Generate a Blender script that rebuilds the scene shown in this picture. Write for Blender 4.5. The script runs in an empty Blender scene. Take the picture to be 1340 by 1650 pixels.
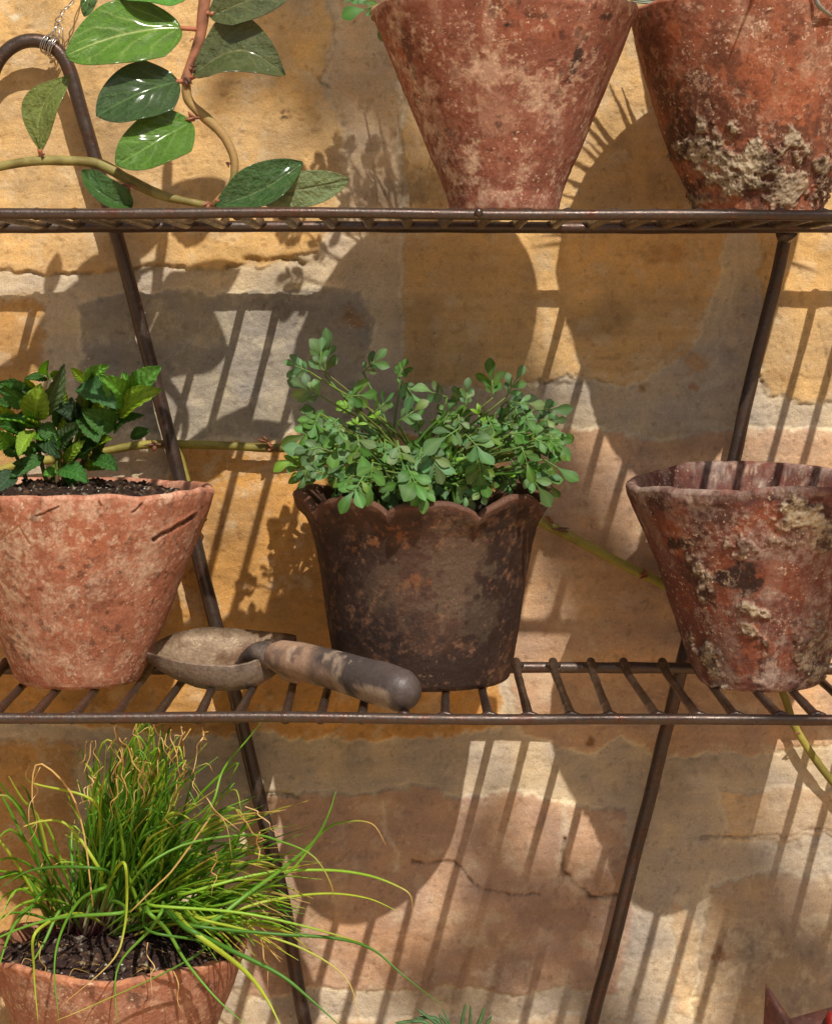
import bpy, math, random
import numpy as np
from mathutils import Vector, Matrix

# ------------------------------------------------------------------ camera, sky, sun, exposure
F = 3681.0                      # focal length in photograph pixels
HY = 512.0                      # row of the eye level
ZC = 0.95                       # eye height above the ground
DW = 1.635                      # distance of the wall
sc = bpy.context.scene
COL = sc.collection
cam_d = bpy.data.cameras.new("Camera"); cam = bpy.data.objects.new("Camera", cam_d); COL.objects.link(cam)
cam.location = (0, 0, ZC); cam.rotation_euler = (math.radians(90), 0, 0)
cam_d.sensor_fit = 'VERTICAL'; cam_d.sensor_height = 36.0; cam_d.sensor_width = 36.0
cam_d.lens = F / 1650.0 * 36.0
cam_d.shift_y = -(825.0 - HY) / 1650.0
cam_d.clip_start = 0.05; cam_d.clip_end = 2000.0
sc.camera = cam
SUN = Vector((-0.316, 1.0, -1.17)).normalized()
w = bpy.data.worlds.new("World"); sc.world = w; w.use_nodes = True
nt = w.node_tree; nt.nodes.clear()
sky = nt.nodes.new('ShaderNodeTexSky'); sky.sky_type = 'NISHITA'; sky.sun_disc = False
sky.sun_elevation = math.asin(-SUN.z); sky.sun_rotation = math.atan2(-SUN.x, -SUN.y)
sky.dust_density = 3.0; sky.air_density = 1.0
bg = nt.nodes.new('ShaderNodeBackground'); bg.inputs[1].default_value = 0.07
wo = nt.nodes.new('ShaderNodeOutputWorld')
nt.links.new(sky.outputs[0], bg.inputs[0]); nt.links.new(bg.outputs[0], wo.inputs[0])
sl = bpy.data.lights.new("Sun", 'SUN'); so = bpy.data.objects.new("Sun", sl); COL.objects.link(so)
sl.energy = 4.6; sl.angle = math.radians(0.55); sl.color = (1.0, 0.93, 0.84)
so.rotation_euler = SUN.to_track_quat('-Z', 'Y').to_euler(); so.location = (1, -3, 4)
sc.view_settings.view_transform = 'Standard'; sc.view_settings.look = 'None'
sc.view_settings.exposure = 0.0; sc.view_settings.gamma = 1.0

# ------------------------------------------------------------------ helpers
def P(px, py, d):
    return Vector(((px - 670.0) / F * d, d, ZC - (py - HY) / F * d))
def PX(r, d): return r * d / F
def proj(co):                       # world -> photograph pixels (numpy)
    return 670.0 + co[:, 0] / co[:, 1] * F, HY - (co[:, 2] - ZC) / co[:, 1] * F

def _h(ix, iy, iz, seed):
    n = (ix.astype(np.uint32) * np.uint32(374761393)) ^ (iy.astype(np.uint32) * np.uint32(668265263)) ^ \
        (iz.astype(np.uint32) * np.uint32(2246822519)) ^ np.uint32((seed * 3266489917 + 374761) & 0xffffffff)
    n = (n ^ (n >> np.uint32(15))) * np.uint32(2246822519)
    n = (n ^ (n >> np.uint32(13))) * np.uint32(3266489917)
    n = n ^ (n >> np.uint32(16))
    return n.astype(np.float64) / 4294967295.0
def vnoise(p, seed=0):
    p = np.asarray(p, float); i = np.floor(p).astype(np.int64); f = p - i
    f = f * f * f * (f * (f * 6 - 15) + 10); i = i + 100000
    r = 0
    for dx in (0, 1):
        wx = f[:, 0] if dx else 1 - f[:, 0]
        for dy in (0, 1):
            wy = f[:, 1] if dy else 1 - f[:, 1]
            for dz in (0, 1):
                wz = f[:, 2] if dz else 1 - f[:, 2]
                r = r + wx * wy * wz * _h(i[:, 0] + dx, i[:, 1] + dy, i[:, 2] + dz, seed)
    return r
def fbm(p, scale, octv=4, seed=0, gain=0.5):
    a = 1.0; s = 0; t = 0; q = np.asarray(p, float) * scale
    for o in range(octv):
        s = s + a * vnoise(q, seed + o * 7); t += a; a *= gain; q = q * 2.03 + 13.7
    return s / t
def sstep(a, b, x):
    t = np.clip((x - a) / (b - a), 0, 1); return t * t * (3 - 2 * t)
def mixc(c, col, m):
    return c * (1 - m[:, None]) + np.asarray(col, float)[None, :] * m[:, None]
def S(r, g, b):                     # sRGB 0..255 -> linear
    return tuple(((v / 255.0) / 12.92 if v / 255.0 <= 0.04045 else ((v / 255.0 + 0.055) / 1.055) ** 2.4) for v in (r, g, b))

def mat(name, rough=0.6, metallic=0.0, attr='Col', base=None, grain=0.0, gscale=400.0, bump=0.0, bscale=300.0, bdist=0.001,
        spec=0.5, transl=0.0, var=None, specks=(), rvar=0.0, bump2=0.0, b2scale=900.0, coat=0.0):
    m = bpy.data.materials.new(name); m.use_nodes = True
    n = m.node_tree; N = n.nodes; L = n.links; N.clear()
    out = N.new('ShaderNodeOutputMaterial'); b = N.new('ShaderNodeBsdfPrincipled')
    b.inputs['Roughness'].default_value = rough; b.inputs['Metallic'].default_value = metallic
    b.inputs['Specular IOR Level'].default_value = spec
    if coat: b.inputs['Coat Weight'].default_value = coat; b.inputs['Coat Roughness'].default_value = 0.12
    tc = N.new('ShaderNodeTexCoord')
    if base is None:
        a = N.new('ShaderNodeAttribute'); a.attribute_name = attr; c = a.outputs['Color']
    else:
        rgb = N.new('ShaderNodeRGB'); rgb.outputs[0].default_value = (*base, 1); c = rgb.outputs[0]
    if var:                          # second colour blotches
        no = N.new('ShaderNodeTexNoise'); no.inputs['Scale'].default_value = var[1]; no.inputs['Detail'].default_value = 6
        no.inputs['Roughness'].default_value = 0.65
        L.new(tc.outputs['Object'], no.inputs['Vector'])
        rp = N.new('ShaderNodeMapRange'); rp.inputs[1].default_value = var[2]; rp.inputs[2].default_value = var[3]
        L.new(no.outputs['Fac'], rp.inputs[0])
        mx = N.new('ShaderNodeMix'); mx.data_type = 'RGBA'; L.new(rp.outputs[0], mx.inputs[0])
        L.new(c, mx.inputs[6]); mx.inputs[7].default_value = (*var[0], 1); c = mx.outputs[2]
    if grain:
        no = N.new('ShaderNodeTexNoise'); no.inputs['Scale'].default_value = gscale; no.inputs['Detail'].default_value = 5
        no.inputs['Roughness'].default_value = 0.75
        L.new(tc.outputs['Object'], no.inputs['Vector'])
        rp = N.new('ShaderNodeMapRange'); rp.inputs[1].default_value = 0.25; rp.inputs[2].default_value = 0.75
        rp.inputs[3].default_value = 1 - grain; rp.inputs[4].default_value = 1 + grain
        L.new(no.outputs['Fac'], rp.inputs[0])
        vm = N.new('ShaderNodeVectorMath'); vm.operation = 'SCALE'; L.new(c, vm.inputs[0]); L.new(rp.outputs[0], vm.inputs['Scale'])
        c = vm.outputs[0]
    for (scol, sscale, lo, hi, amt) in specks:
        no = N.new('ShaderNodeTexNoise'); no.inputs['Scale'].default_value = sscale; no.inputs['Detail'].default_value = 3
        no.inputs['Roughness'].default_value = 0.6; L.new(tc.outputs['Object'], no.inputs['Vector'])
        big = N.new('ShaderNodeTexNoise'); big.inputs['Scale'].default_value = sscale / 11; big.inputs['Detail'].default_value = 3
        L.new(tc.outputs['Object'], big.inputs['Vector'])
        ad = N.new('ShaderNodeMath'); ad.operation = 'MULTIPLY_ADD'; ad.inputs[1].default_value = 0.45; L.new(big.outputs['Fac'], ad.inputs[0]); L.new(no.outputs['Fac'], ad.inputs[2])
        rp = N.new('ShaderNodeMapRange'); rp.inputs[1].default_value = lo; rp.inputs[2].default_value = hi; rp.inputs[4].default_value = amt
        L.new(ad.outputs[0], rp.inputs[0])
        mx = N.new('ShaderNodeMix'); mx.data_type = 'RGBA'; L.new(rp.outputs[0], mx.inputs[0])
        L.new(c, mx.inputs[6]); mx.inputs[7].default_value = (*scol, 1); c = mx.outputs[2]
    L.new(c, b.inputs['Base Color'])
    if rvar:
        no = N.new('ShaderNodeTexNoise'); no.inputs['Scale'].default_value = 120; no.inputs['Detail'].default_value = 5
        L.new(tc.outputs['Object'], no.inputs['Vector'])
        rp = N.new('ShaderNodeMapRange'); rp.inputs[1].default_value = 0.3; rp.inputs[2].default_value = 0.7
        rp.inputs[3].default_value = rough - rvar; rp.inputs[4].default_value = rough + rvar
        L.new(no.outputs['Fac'], rp.inputs[0]); L.new(rp.outputs[0], b.inputs['Roughness'])
    prev = None
    for bs, sc_ in ((bump, bscale), (bump2, b2scale)):
        if bs:
            no = N.new('ShaderNodeTexNoise'); no.inputs['Scale'].default_value = sc_; no.inputs['Detail'].default_value = 7
            no.inputs['Roughness'].default_value = 0.65
            L.new(tc.outputs['Object'], no.inputs['Vector'])
            bu = N.new('ShaderNodeBump'); bu.inputs['Strength'].default_value = bs; bu.inputs['Distance'].default_value = bdist
            L.new(no.outputs['Fac'], bu.inputs['Height'])
            if prev: L.new(prev, bu.inputs['Normal'])
            prev = bu.outputs[0]
    if prev: L.new(prev, b.inputs['Normal'])
    if transl:
        tr = N.new('ShaderNodeBsdfTranslucent'); ms = N.new('ShaderNodeMixShader'); ms.inputs[0].default_value = transl
        vm = N.new('ShaderNodeVectorMath'); vm.operation = 'MULTIPLY'; L.new(c, vm.inputs[0]); vm.inputs[1].default_value = (1.9, 1.75, 0.5)
        L.new(vm.outputs[0], tr.inputs[0])
        L.new(b.outputs[0], ms.inputs[1]); L.new(tr.outputs[0], ms.inputs[2]); L.new(ms.outputs[0], out.inputs[0])
    else: L.new(b.outputs[0], out.inputs[0])
    return m

ORI = {}
def tag(o, label=None, cat=None, group=None, kind=None):
    if label: o['label'] = label
    if cat: o['category'] = cat
    if group: o['group'] = group
    if kind: o['kind'] = kind
    return o
def thing(name, loc, label, cat, group=None):
    o = bpy.data.objects.new(name, None); o.empty_display_size = 0.03; COL.objects.link(o); o.location = loc
    ORI[o.name] = Vector(loc); return tag(o, label, cat, group)
def linkmesh(name, verts, faces, cols, m, parent=None, smooth=True, origin=None, mats=None):
    v = np.asarray(verts, float)
    if parent is not None: org = ORI[parent.name]
    elif origin is not None: org = Vector(origin)
    else: org = Vector((0, 0, 0))
    v = v - np.array(org)[None, :]
    me = bpy.data.meshes.new(name); me.from_pydata(v.tolist(), [], faces if isinstance(faces, list) else faces.tolist())
    if cols is not None:
        at = me.attributes.new('Col', 'FLOAT_COLOR', 'POINT')
        c = np.ones((len(v), 4)); c[:, :3] = np.clip(np.asarray(cols), 0, 1); at.data.foreach_set('color', c.ravel())
    if smooth: me.polygons.foreach_set('use_smooth', [True] * len(me.polygons))
    me.materials.append(m); me.update()
    o = bpy.data.objects.new(name, me); COL.objects.link(o)
    if parent is not None: o.parent = parent
    else: o.location = org
    ORI[o.name] = org
    return o
class MB:
    def __init__(s): s.v = []; s.f = []; s.c = []; s.n = 0
    def add(s, v, f, c):
        v = np.asarray(v, float); k = len(v); s.v.append(v)
        c = np.asarray(c, float)
        if c.ndim == 1: c = np.tile(c, (k, 1))
        s.c.append(c); s.f += [tuple(i + s.n for i in q) for q in f]; s.n += k
    def build(s, name, m, parent=None, origin=None, smooth=True):
        return linkmesh(name, np.vstack(s.v), s.f, np.vstack(s.c), m, parent, smooth, origin)
def smooth_path(pts, n):
    pts = [Vector(p) for p in pts]
    if len(pts) == 2: return [pts[0].lerp(pts[1], i / (n - 1)) for i in range(n)]
    ext = [pts[0] * 2 - pts[1]] + pts + [pts[-1] * 2 - pts[-2]]
    out = []; m = len(pts) - 1
    for i in range(n):
        u = i / (n - 1) * m; k = min(int(u), m - 1); t = u - k
        a, b, c, d = ext[k:k + 4]
        out.append(0.5 * ((2 * b) + (c - a) * t + (2 * a - 5 * b + 4 * c - d) * t * t + (3 * b - a - 3 * c + d) * t ** 3))
    return out
def tube(mb, pts, rad, n=None, ns=10, col=(0.1, 0.1, 0.1), colf=None, cap=True, wob=0.0, seed=0, flat=1.0, raw=False):
    if not raw: path = smooth_path(pts, n or (len(pts) * 4))
    else: path = [Vector(p) for p in pts]
    n = len(path)
    if callable(rad): rr = [rad(i / (n - 1)) for i in range(n)]
    elif isinstance(rad, (list, tuple)): rr = list(np.interp(np.linspace(0, 1, n), np.linspace(0, 1, len(rad)), rad))
    else: rr = [rad] * n
    T = [(path[min(i + 1, n - 1)] - path[max(i - 1, 0)]).normalized() for i in range(n)]
    up = Vector((0, 0, 1)) if abs(T[0].z) < 0.9 else Vector((1, 0, 0))
    N_ = (up - T[0] * up.dot(T[0])).normalized(); V = []
    for i in range(n):
        N_ = (N_ - T[i] * N_.dot(T[i])); N_ = N_.normalized() if N_.length > 1e-9 else T[i].orthogonal().normalized()
        B = T[i].cross(N_)
        for j in range(ns):
            a = 2 * math.pi * j / ns
            V.append(path[i] + (N_ * math.cos(a) * flat + B * math.sin(a)) * rr[i])
    V = np.array([tuple(p) for p in V])
    if wob:
        q = V * 1.0; r = np.repeat(np.array(rr), ns); c = np.repeat(np.array([tuple(p) for p in path]), ns, axis=0)
        V = c + (V - c) * (1 + wob * (fbm(q, 60, 3, seed) - 0.5) * 2)[:, None]
    Fc = [(i * ns + j, i * ns + (j + 1) % ns, (i + 1) * ns + (j + 1) % ns, (i + 1) * ns + j) for i in range(n - 1) for j in range(ns)]
    if cap: Fc += [tuple(reversed(range(ns))), tuple((n - 1) * ns + j for j in range(ns))]
    c = colf(V) if colf else np.tile(np.array(col, float), (len(V), 1))
    mb.add(V, Fc, c)

# ------------------------------------------------------------------ materials
M_wall = mat('wall_stone', rough=0.9, spec=0.2, grain=0.2, gscale=700, bump=0.5, bscale=330, bdist=0.0018, bump2=0.5, b2scale=1300,
             specks=((S(120, 88, 52), 420, .90, .98, .45), (S(226, 206, 170), 300, .91, 1.0, .4), (S(60, 44, 28), 520, .985, 1.03, .7)))
M_pot = mat('terracotta', rough=0.85, spec=0.3, grain=0.32, gscale=620, bump=0.25, bscale=420, bdist=0.0010, bump2=0.35, b2scale=1500, rvar=0.12,
            specks=((S(222, 196, 168), 380, .885, .955, .7), (S(60, 38, 30), 300, .93, 1.0, .7), (S(214, 176, 144), 900, .86, .95, .35)))
M_dark = mat('dark_clay', rough=0.62, spec=0.35, grain=0.4, gscale=650, bump=0.5, bscale=500, bdist=0.0008, bump2=0.5, b2scale=1600, rvar=0.14,
             specks=((S(150, 122, 96), 600, .90, .98, .5), (S(30, 22, 20), 300, .88, 1.0, .7)))
M_metal = mat('rusted_iron', rough=0.36, metallic=0.5, spec=0.6, grain=0.4, gscale=500, bump=0.4, bscale=450, bdist=0.0006, rvar=0.14,
              base=S(76, 63, 55), var=(S(86, 52, 36), 90, 0.5, 0.72), specks=((S(150, 138, 126), 500, .93, 1.0, .5),))
M_wire = mat('wire', rough=0.3, metallic=0.9, base=S(190, 186, 178), grain=0.2)
M_soil = mat('soil', rough=0.95, spec=0.2, grain=0.7, gscale=600, bump=0.9, bscale=500, bdist=0.003)
M_leafg = mat('glossy_leaf', rough=0.36, spec=0.75, transl=0.14, coat=.4, bump=1.0, bscale=230, bdist=0.0042, grain=0.12, gscale=300, bump2=0.8, b2scale=80)
M_mint = mat('mint_leaf', rough=0.42, spec=0.5, transl=0.28, bump=0.8, bscale=330, bdist=0.0022, grain=0.15, gscale=500)
M_rue = mat('rue_leaf', rough=0.55, spec=0.4, transl=0.25, grain=0.1, gscale=400)
M_grass = mat('chive', rough=0.42, spec=0.5, transl=0.32, grain=0.12, gscale=200)
M_stem = mat('stem', rough=0.6, spec=0.4, grain=0.2, gscale=500, bump=0.4, bscale=700, bdist=0.0005)
M_steel = mat('old_steel', rough=0.5, metallic=0.3, spec=0.5, grain=0.45, gscale=450, bump=0.7, bscale=260, bdist=0.0014, rvar=0.14,
              specks=((S(120, 72, 44), 200, .84, .96, .7), (S(190, 170, 142), 420, .90, 1.0, .6)))
M_wood = mat('worn_handle', rough=0.48, spec=0.5, grain=0.3, gscale=420, bump=0.5, bscale=300, bdist=0.0010, rvar=0.14, bump2=.3, b2scale=60,
             specks=((S(176, 156, 134), 260, .90, 1.0, .5), (S(40, 32, 28), 400, .92, 1.0, .6)))
M_pave = mat('paving', rough=0.9, base=S(200, 168, 128), grain=0.2, gscale=3, bump=0.3, bscale=12, bdist=0.01)
M_tree = mat('tree_leaf', rough=0.6, transl=0.2)
M_bark = mat('bark', rough=0.9, grain=0.3, gscale=30, bump=0.8, bscale=20, bdist=0.01)

# ------------------------------------------------------------------ the setting: paving and wall
pav = linkmesh('paving', [(-12, -14, 0), (12, -14, 0), (12, DW + 0.3, 0), (-12, DW + 0.3, 0)], [(0, 1, 2, 3)], None, M_pave, smooth=False)
tag(pav, kind='structure')

def polysdf(u, v, pts):
    pts = np.array(pts, float); n = len(pts); d = np.full(u.shape, 1e18); ins = np.zeros(u.shape, bool)
    for i in range(n):
        a = pts[i]; b = pts[(i + 1) % n]; e = b - a
        wx = u - a[0]; wy = v - a[1]
        t = np.clip((wx * e[0] + wy * e[1]) / (e @ e + 1e-9), 0, 1)
        d = np.minimum(d, (wx - e[0] * t) ** 2 + (wy - e[1] * t) ** 2)
        c = ((a[1] > v) != (b[1] > v)) & (u < (b[0] - a[0]) * (v - a[1]) / ((b[1] - a[1]) + 1e-12) + a[0])
        ins ^= c
    d = np.sqrt(d); return np.where(ins, -d, d)
def linesdf(u, v, pts):
    pts = np.array(pts, float); d = np.full(u.shape, 1e18); tt = np.zeros(u.shape)
    for i in range(len(pts) - 1):
        a = pts[i]; e = pts[i + 1] - a; wx = u - a[0]; wy = v - a[1]
        t = np.clip((wx * e[0] + wy * e[1]) / (e @ e), 0, 1)
        d = np.minimum(d, (wx - e[0] * t) ** 2 + (wy - e[1] * t) ** 2)
    return np.sqrt(d)

def make_wall():
    xs = np.concatenate([np.linspace(-3.5, -0.40, 24)[:-1], np.linspace(-0.40, 0.40, 721), np.linspace(0.40, 3.5, 24)[1:]])
    zs = np.concatenate([np.linspace(-0.02, 0.41, 14)[:-1], np.linspace(0.41, 1.22, 721), np.linspace(1.22, 2.5, 16)[1:]])
    X, Z = np.meshgrid(xs, zs); nx = len(xs); nz = len(zs)
    x = X.ravel(); z = Z.ravel()
    u = 670 + x / DW * F; v = HY - (z - ZC) / DW * F
    q = np.stack([x, z, x * 0], 1)
    wx = (fbm(q, 28, 4, 3) - 0.5) * 34 + (fbm(q, 130, 4, 5, .7) - 0.5) * 22
    wy = (fbm(q, 28, 4, 4) - 0.5) * 34 + (fbm(q, 130, 4, 6, .7) - 0.5) * 22
    uu = u + wx; vv = v + wy
    ochre = S(208, 172, 120); deep = S(202, 152, 88); mortar = S(192, 174, 148); pink = S(198, 163, 131); beige = S(206, 178, 142)
    tan = S(188, 146, 92); white = S(218, 202, 172); grey = S(158, 148, 132)
    c = np.tile(np.array(mortar), (len(x), 1))
    n1 = fbm(q, 14, 5, 11); n2 = fbm(q, 50, 5, 12); n3 = fbm(q, 130, 4, 13)
    h = (fbm(q, 9, 3, 21) - 0.5) * 0.006 + (n2 - 0.5) * 0.0022 + (n3 - 0.5) * 0.001
    stones = [  # polygon, colour, relief (m), white rim, softness px
        ([(-900, -700), (530, -700), (527, 0), (545, 60), (522, 125), (548, 170), (560, 260), (548, 340), (520, 395), (470, 414), (420, 428), (330, 440), (200, 436), (60, 440), (-900, 436)], ochre, 0.002, 0.3, 5),
        ([(545, -500), (640, -500), (642, 380), (560, 380), (548, 340), (562, 240), (550, 160), (530, 110), (548, 50)], beige, 0.001, 0.25, 14),
        ([(650, -600), (1180, -600), (1178, 250), (1163, 380), (1155, 450), (1120, 520), (1105, 560), (1050, 598), (1000, 622), (930, 612), (840, 618), (650, 622)], ochre, 0.0015, 0.6, 4),
        ([(1228, -600), (2400, -600), (2400, 640), (1240, 642), (1228, 600), (1232, 500), (1218, 440), (1222, 370)], ochre, 0.0015, 0.5, 5),
        ([(130, 482), (300, 476), (430, 470), (585, 464), (600, 520), (592, 610), (560, 700), (300, 702), (150, 690), (120, 600)], grey, -0.0005, 0.55, 7),
        ([(-900, 478), (78, 478), (70, 600), (40, 760), (-900, 760)], tan, 0.0005, 0.3, 12),
        ([(285, 702), (360, 712), (420, 694), (500, 700), (640, 705), (820, 700), (800, 1180), (700, 1190), (560, 1188), (470, 1196), (400, 1176), (290, 1182), (200, 1168), (-900, 1180), (-900, 900), (220, 880), (270, 780)], deep, 0.0012, 0.5, 4),
        ([(828, 694), (1000, 696), (1060, 704), (1200, 694), (2400, 692), (2400, 1200), (1180, 1204), (1060, 1212), (1000, 1186), (960, 1216), (830, 1190), (800, 1000)], pink, 0.001, 0.6, 4),
        ([(-900, 1195), (130, 1195), (110, 1500), (90, 2200), (-900, 2200)], tan, 0.001, 0.3, 16),
        ([(395, 1280), (520, 1272), (700, 1270), (820, 1276), (900, 1288), (1010, 1305), (1022, 1400), (1000, 1560), (990, 1590), (820, 1594), (560, 1588), (400, 1600)], S(190, 156, 128), 0.0012, 0.65, 4),
        ([(1150, 1270), (1300, 1262), (2400, 1255), (2400, 1345), (1170, 1348)], beige, 0.001, 0.45, 6),
        ([(1145, 1420), (1230, 1408), (2400, 1406), (2400, 2300), (1110, 2300), (1128, 1560)], S(178, 154, 126), 0.001, 0.6, 8),
        ([(1092, 1442), (1128, 1500), (1118, 1640), (1086, 1640), (1080, 1520)], beige, 0.0005, 0.4, 6),
        ([(480, 1640), (990, 1636), (1010, 2300), (480, 2300)], beige, 0.001, 0.5, 6),
    ]
    rim = np.zeros(len(x))
    for pts, col, rel, rw, soft in stones:
        d = polysdf(uu, vv, pts)
        m = sstep(soft, -soft, d); c = mixc(c, col, m); h = h - (m * rel + np.exp(-((d - 2) / 3.5) ** 2) * -0.0006)
        rr = 1.35 * rw * np.exp(-((d - 2) / (1.0 + 5 * n2)) ** 2) * sstep(0.34, 0.56, n1 * 0.4 + n2 * 0.6 + 0.05) + 0.25 * rw * np.exp(-((d - 10) / 14) ** 2)
        rim = np.maximum(rim, rr)
    c = mixc(c, white, np.clip(rim, 0, 0.85))
    # flow streaks beside the large ochre stone, sun-bleached drips
    for pts, wd, st in [([(1168, 380), (1166, 470), (1130, 560), (1105, 620)], 8, .45), ([(1185, 370), (1178, 480), (1150, 560), (1165, 610), (1120, 630)], 5, .5),
                        ([(1110, 530), (1060, 590), (1000, 606), (960, 618)], 5, .35), ([(1150, 560), (1178, 585), (1168, 618), (1130, 626)], 3, .5),
                        ([(1040, 520), (1110, 500)], 6, .2), ([(645, 360), (648, 640)], 3, .55), ([(600, 240), (560, 330), (590, 380)], 26, .25), ([(545, 170), (556, 260)], 20, .25),
                        ([(615, 1290), (618, 1340), (640, 1380), (636, 1400)], 4, .6), ([(912, 1290), (916, 1345), (908, 1385)], 5, .55), ([(300, 836), (330, 880)], 20, .2),
                        ([(230, 800), (300, 788), (450, 744), (530, 748)], 2.5, .4), ([(215, 400), (240, 430)], 22, .35), ([(850, 500), (760, 470)], 5, .1)]:
        d = linesdf(uu, vv, pts); c = mixc(c, white, st * np.exp(-(d / wd) ** 2))
    # warm stains and darker and paler patches over the stone colours
    for (a, b, ra, rb, col, st) in [(568, 518, 20, 18, S(150, 104, 52), .6), (1118, 582, 22, 18, S(190, 134, 66), .6), (1075, 405, 40, 14, S(150, 96, 44), .35),
                                    (960, 1195, 9, 8, S(120, 80, 40), .8), (1035, 622, 10, 9, S(150, 104, 40), .8), (1118, 622, 12, 7, S(170, 110, 50), .6),
                                    (740, 1560, 160, 60, S(128, 104, 84), .5), (900, 1470, 60, 30, S(140, 110, 86), .4), (470, 1480, 70, 100, S(120, 104, 88), .5),
                                    (600, 1530, 80, 60, S(160, 120, 92), .4), (1230, 1560, 110, 80, S(132, 118, 102), .55), (1165, 1535, 22, 14, S(112, 74, 48), .8),
                                    (350, 875, 14, 14, S(130, 96, 60), .4), (380, 830, 50, 40, S(176, 140, 96), .4), (1255, 610, 30, 20, S(150, 108, 62), .4),
                                    (466, 175, 5, 7, S(110, 96, 84), .9), (465, 187, 7, 4, S(90, 76, 62), .9), (20, 25, 12, 5, S(214, 204, 180), .8), (730, 470, 6, 14, S(196, 176, 140), .6), (693, 445, 6, 10, S(196, 176, 140), .6),
                                    (690, 395, 5, 9, S(200, 180, 144), .6), (734, 530, 9, 8, S(196, 180, 146), .6), (1040, 510, 60, 12, S(196, 170, 120), .3)]:
        d = np.sqrt(((uu - a) / ra) ** 2 + ((vv - b) / rb) ** 2); c = mixc(c, col, st * sstep(1.3, 0.4, d + (n3 - .5) * 1.2))
    # lumpy crack ledges and hairline cracks
    for pts, wd, dep, dk in [([(0, 437), (80, 441), (180, 436), (260, 432), (340, 440), (400, 427), (450, 414), (500, 424)], 3.5, .0022, .35), ([(395, 420), (440, 418), (470, 412), (492, 424)], 5, .0028, .3),
                             ([(664, 1386), (730, 1387), (752, 1410), (775, 1434), (820, 1439), (870, 1436)], 2.4, .0018, .6), ([(912, 1345), (910, 1392), (930, 1420), (950, 1438), (1000, 1444)], 2.8, .0022, .7),
                             ([(1130, 1345), (1200, 1344), (1340, 1338)], 2.2, .0015, .45), ([(528, 0), (542, 50), (540, 90), (520, 128)], 1.8, .0012, .4), ([(515, 125), (535, 140)], 3, .002, .5),
                             ([(850, 616), (900, 622), (950, 620)], 2.2, .0015, .35), ([(950, 612), (975, 616)], 2.5, .002, .6), ([(1320, 520), (1335, 560), (1338, 600)], 1.8, .001, .4),
                             ([(420, 1277), (470, 1274), (480, 1282)], 3, .002, .5), ([(1225, 600), (1232, 640)], 2.2, .001, .4), ([(1285, 645), (1310, 647)], 2.5, .001, .5), ([(1130, 1348), (1140, 1352)], 3, .001, .4),
                             ([(930, 1450), (960, 1478)], 1.4, .0008, .3), ([(545, 632), (640, 640)], 1.6, .001, .2)]:
        d = linesdf(u + wx * .6, v + wy * .6, pts); g = np.exp(-(d / (wd * (.25 + 1.3 * n2))) ** 2) * (0.1 + 1.5 * n3)
        h = h + dep * g; c = mixc(c, np.array(S(84, 62, 40)), np.clip(dk * g, 0, .9))
    # tonal variation
    val = 0.74 + 0.50 * n1; val *= 0.82 + 0.36 * n2
    fine = fbm(q, 420, 3, 31); val *= 0.92 + 0.16 * fine
    st = fbm(np.stack([x * 5, z * 40, x * 0], 1), 3, 4, 41); val *= 0.93 + 0.14 * st
    c = c * val[:, None]
    warm = (n2 - 0.5) * 0.5 + (n1 - .5) * .4; c[:, 0] *= 1 + warm * .22; c[:, 2] *= 1 - warm * .7
    pale = sstep(0.56, 0.72, fbm(q, 75, 5, 51, .65)); c = mixc(c, white, pale * .32)
    rdg = 1 - np.abs(2 * fbm(q, 45, 5, 81, .6) - 1); c = mixc(c, white, .22 * sstep(.93, .99, rdg) * sstep(.45, .6, n1))
    hs_ = fbm(np.stack([x * 25, z * 230, x * 0], 1), 1, 4, 83, .65); c = c * (1 + .22 * (hs_ - .5))[:, None]; h = h + (hs_ - .5) * .0006
    pit = sstep(.66, .76, fbm(q, 230, 3, 85, .6)); c = c * (1 - .16 * pit[:, None]); h = h + pit * .0006
    blot = sstep(0.58, 0.78, fbm(q, 22, 5, 55)); c = c * (1 - 0.20 * blot[:, None])
    co = np.stack([x, DW + h, z], 1)
    I = np.arange((nz - 1) * nx).reshape(nz - 1, nx)[:, :-1].ravel()
    F_ = np.stack([I, I + 1, I + nx + 1, I + nx], 1)
    # thickness: close the wall with a back and sides
    k = len(co); b = [(-3.5, DW + .35, -.02), (3.5, DW + .35, -.02), (3.5, DW + .35, 2.5), (-3.5, DW + .35, 2.5)]
    co = np.vstack([co, b]); c = np.vstack([c, np.tile(np.array(mortar), (4, 1))])
    ring = F_.tolist()
    c0, c1, c2, c3 = 0, nx - 1, (nz - 1) * nx + nx - 1, (nz - 1) * nx
    ring += [(k, k + 3, k + 2, k + 1)]
    ring.append(tuple([c3 + i for i in range(nx)] + [k + 2, k + 3]))
    ring.append(tuple([c0 + nx * i for i in range(nz)] + [k + 3, k]))
    ring.append(tuple([c1 + nx * i for i in range(nz)][::-1] + [k + 1, k + 2]))
    o = linkmesh('garden_wall', co, ring, c, M_wall)
    return tag(o, 'ochre stone garden wall with pale mortar smears and hairline cracks behind the plant stand', 'wall')
make_wall()

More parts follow.
